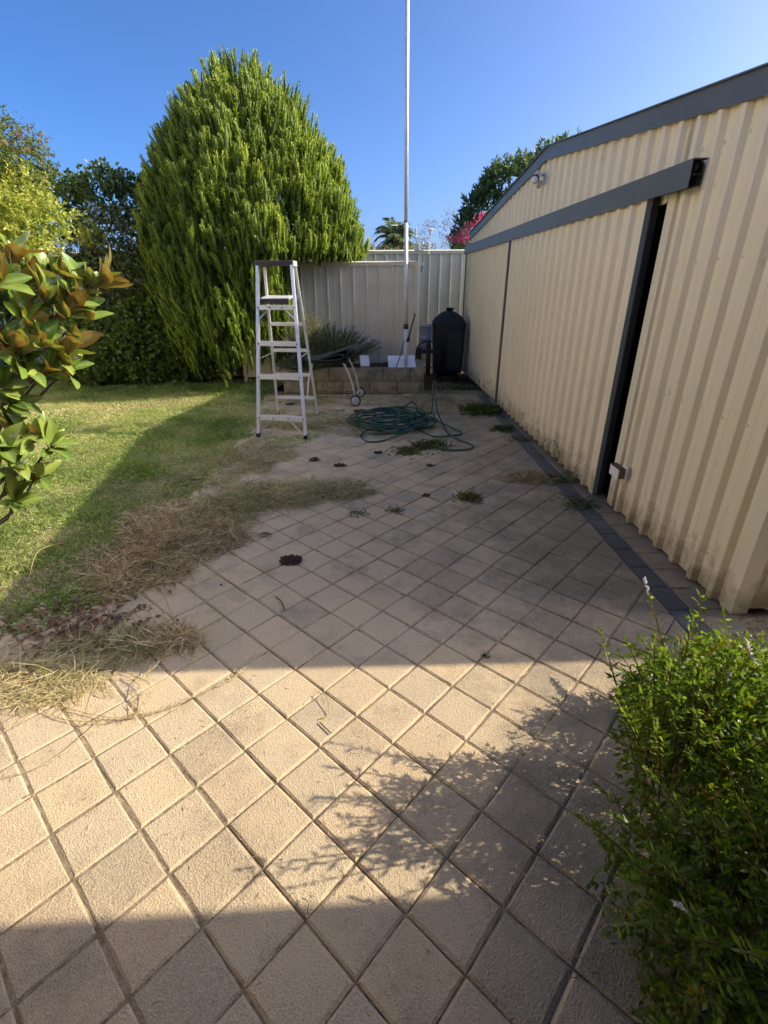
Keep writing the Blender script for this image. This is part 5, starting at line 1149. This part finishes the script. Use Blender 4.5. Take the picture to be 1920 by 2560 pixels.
runner([(1060, 1370), (1100, 1376, .015), (1140, 1388), (1160, 1380)], 'thin pale twig on the shaded paving right of centre', 'straw', 6, .8, .0016)
runner([(1420, 1535), (1450, 1533, .012), (1470, 1520)], 'forked pale twig near the charcoal border', 'straw', 4, .8, .0016)
runner([(755, 2250), (772, 2265, .02), (768, 2290)], 'thin curved dry stalk at the near shade line', leafn=0, r=.0016)
runner([(1390, 2380), (1440, 2395, .01), (1465, 2408)], 'pale stalk lying on the dark near paving', leafn=0, r=.0016)
# scattered short stems and crumbs everywhere
n = 1500; yy = .5 + 6.5*rng.random(n)**1.2; xx = rng.uniform(-1, 1, n)*(.75*yy + .25); ok = (xx < 1.5) & (xx > -1.6); P = np.stack([xx[ok], yy[ok], np.full(ok.sum(), .004)], 1); nn = len(P)
D = rng.normal(size=(nn, 3))*np.array([1, 1, .04]); D[:, 2] = np.abs(D[:, 2])
V = leaf_cards(P, D, rng.uniform(.006, .035, nn), rng.uniform(.0012, .0035, nn)); tag(link('litter', npmesh('litter', V, 4, 'straw', np.clip(.5 + .35*rng.normal(size=nn), 0, 1))), 'bits of dry grass and crumbs scattered on the pavers', 'litter', kind='stuff')

# dead leaves: each its own thing
def dead_leaf(px, py, s, v_, label, rz=None, red=False):
    c = gp(px, py); random.seed(px*7+py); m = MB(); L, Wd = s, s*.42; vv_ = []
    for i in range(5):
        u_ = i/4; wd = Wd/2*math.sin(math.pi*min(1, u_*.9+.05))
        for j in (-1, 0, 1): vv_.append((j*wd, u_*L - L/2, .006 + .10*L*abs(j)*math.sin(math.pi*u_) + .12*L*u_*u_))
    me = m.add(vv_, [(i*3+j, i*3+j+1, (i+1)*3+j+1, (i+1)*3+j) for i in range(4) for j in range(2)]).mesh('dead_leaf', 'litter', True)
    a = me.attributes.new('v', 'FLOAT', 'FACE'); a.data.foreach_set('value', [v_]*len(me.polygons))
    tag(link('dead_leaf', me, None, (c[0], c[1], .004), (0, 0, rz if rz is not None else random.random()*6)), label, 'leaf')
dead_leaf(70, 1710, .06, 1.0, 'orange-red dead leaf in the sunlit straw at the left edge')
dead_leaf(15, 1710, .07, .75, 'brown dead leaf touching the left edge of the photo in the straw')
dead_leaf(155, 1360, .07, .85, 'reddish dead leaf on the lawn beside the straw heap')
dead_leaf(665, 1340, .09, .3, 'long dark curled leaf on the paving beside the straw heap', 1.7)
dead_leaf(85, 1590, .08, .6, 'pinkish-brown dead leaf on the shaded lawn corner')
dead_leaf(320, 1470, .08, .35, 'dark dead leaf lying in the brown straw')
dead_leaf(880, 1078, .08, 1.0, 'red dead leaf between the ladder and the hose')
dead_leaf(75, 1993, .018, .9, 'tiny red-brown leaf in a paver joint at the left')
n = 260; c = np.stack([rng.normal(-1.60, .20, n), rng.normal(2.05, .13, n), np.full(n, .008)], 1); ok = c[:, 0] > -2.6
D = rng.normal(size=(n, 3))*np.array([1, 1, .25]); V = leaf_cards(c[ok], D[ok], rng.uniform(.03, .08, ok.sum()), rng.uniform(.015, .03, ok.sum()), .5, np.tile([0, 0, 1.0], (ok.sum(), 1)) + .4*rng.normal(size=(ok.sum(), 3)))
tag(link('leaf_litter', npmesh('leaf_litter', V, 4, 'litter', np.clip(.45 + .2*rng.normal(size=ok.sum()), 0, .9))), 'layer of brown dead leaves at the near corner of the lawn', 'leaf litter', kind='stuff')
# brown clods
def clod(px, py, r, n, h, label):
    c = gp(px, py); m = MB()
    for i in range(n):
        q = random.random()*6.28; rr = r*math.sqrt(random.random()); s_ = random.uniform(.006, .018)*(r/.08)**.4; x, y_ = rr*math.cos(q), rr*.8*math.sin(q); z = h*(1-(rr/r)**2)*random.random()
        vs_ = [(x+s_*random.uniform(.5, 1.2)*a, y_+s_*random.uniform(.5, 1.2)*b, z+s_*.8*(cc2+1)*random.uniform(.4, 1)) for a, b, cc2 in ((1,0,0),(0,1,0),(-1,0,0),(0,-1,0),(0,0,1),(0,0,-1))]
        m.add(vs_, [(0,1,4),(1,2,4),(2,3,4),(3,0,4),(1,0,5),(2,1,5),(3,2,5),(0,3,5)])
    tag(m.build('debris_clod', 'brown_debris', None, loc=(c[0], c[1], 0)), label, 'debris')
random.seed(5)
clod(727, 1403, .072, 170, .03, 'dark brown crumbly clod alone on the paving left of centre')
clod(787, 1150, .06, 60, .015, 'flat brown clod on the paving before the ladder')
clod(945, 1133, .05, 50, .012, 'flat brown clod left of the weed patch by the hose')
clod(850, 1165, .06, 60, .012, 'dark flat debris at the far side of the straw heap')
clod(1065, 1240, .035, 40, .01, 'small dark debris on the paving right of the straw heap')
clod(1075, 1165, .035, 40, .01, 'small dark debris on the paving before the hose loop')
clod(900, 1028, .10, 60, .012, 'reddish-brown debris streak by the trolley wheel')
clod(1000, 1022, .08, 50, .010, 'reddish-brown debris just beyond the hose')
clod(725, 1012, .07, 50, .010, 'brown debris seen through the ladder')
tag(MB().lathe([(0.001, 0), (.028, .001), (.03, .006), (.001, .01)], (*gp(930, 1008), 0), 12).build('white_disc', 'white_plastic'), 'small white plastic disc on the paving right of the trolley wheel', 'disc')
clod(552, 1463, .008, 4, .003, 'two tiny dark crumbs on a shaded paver at the left')
for o in list(scene.objects):
    if o.type == 'MESH' and o.name.startswith('lawn') is False: pass
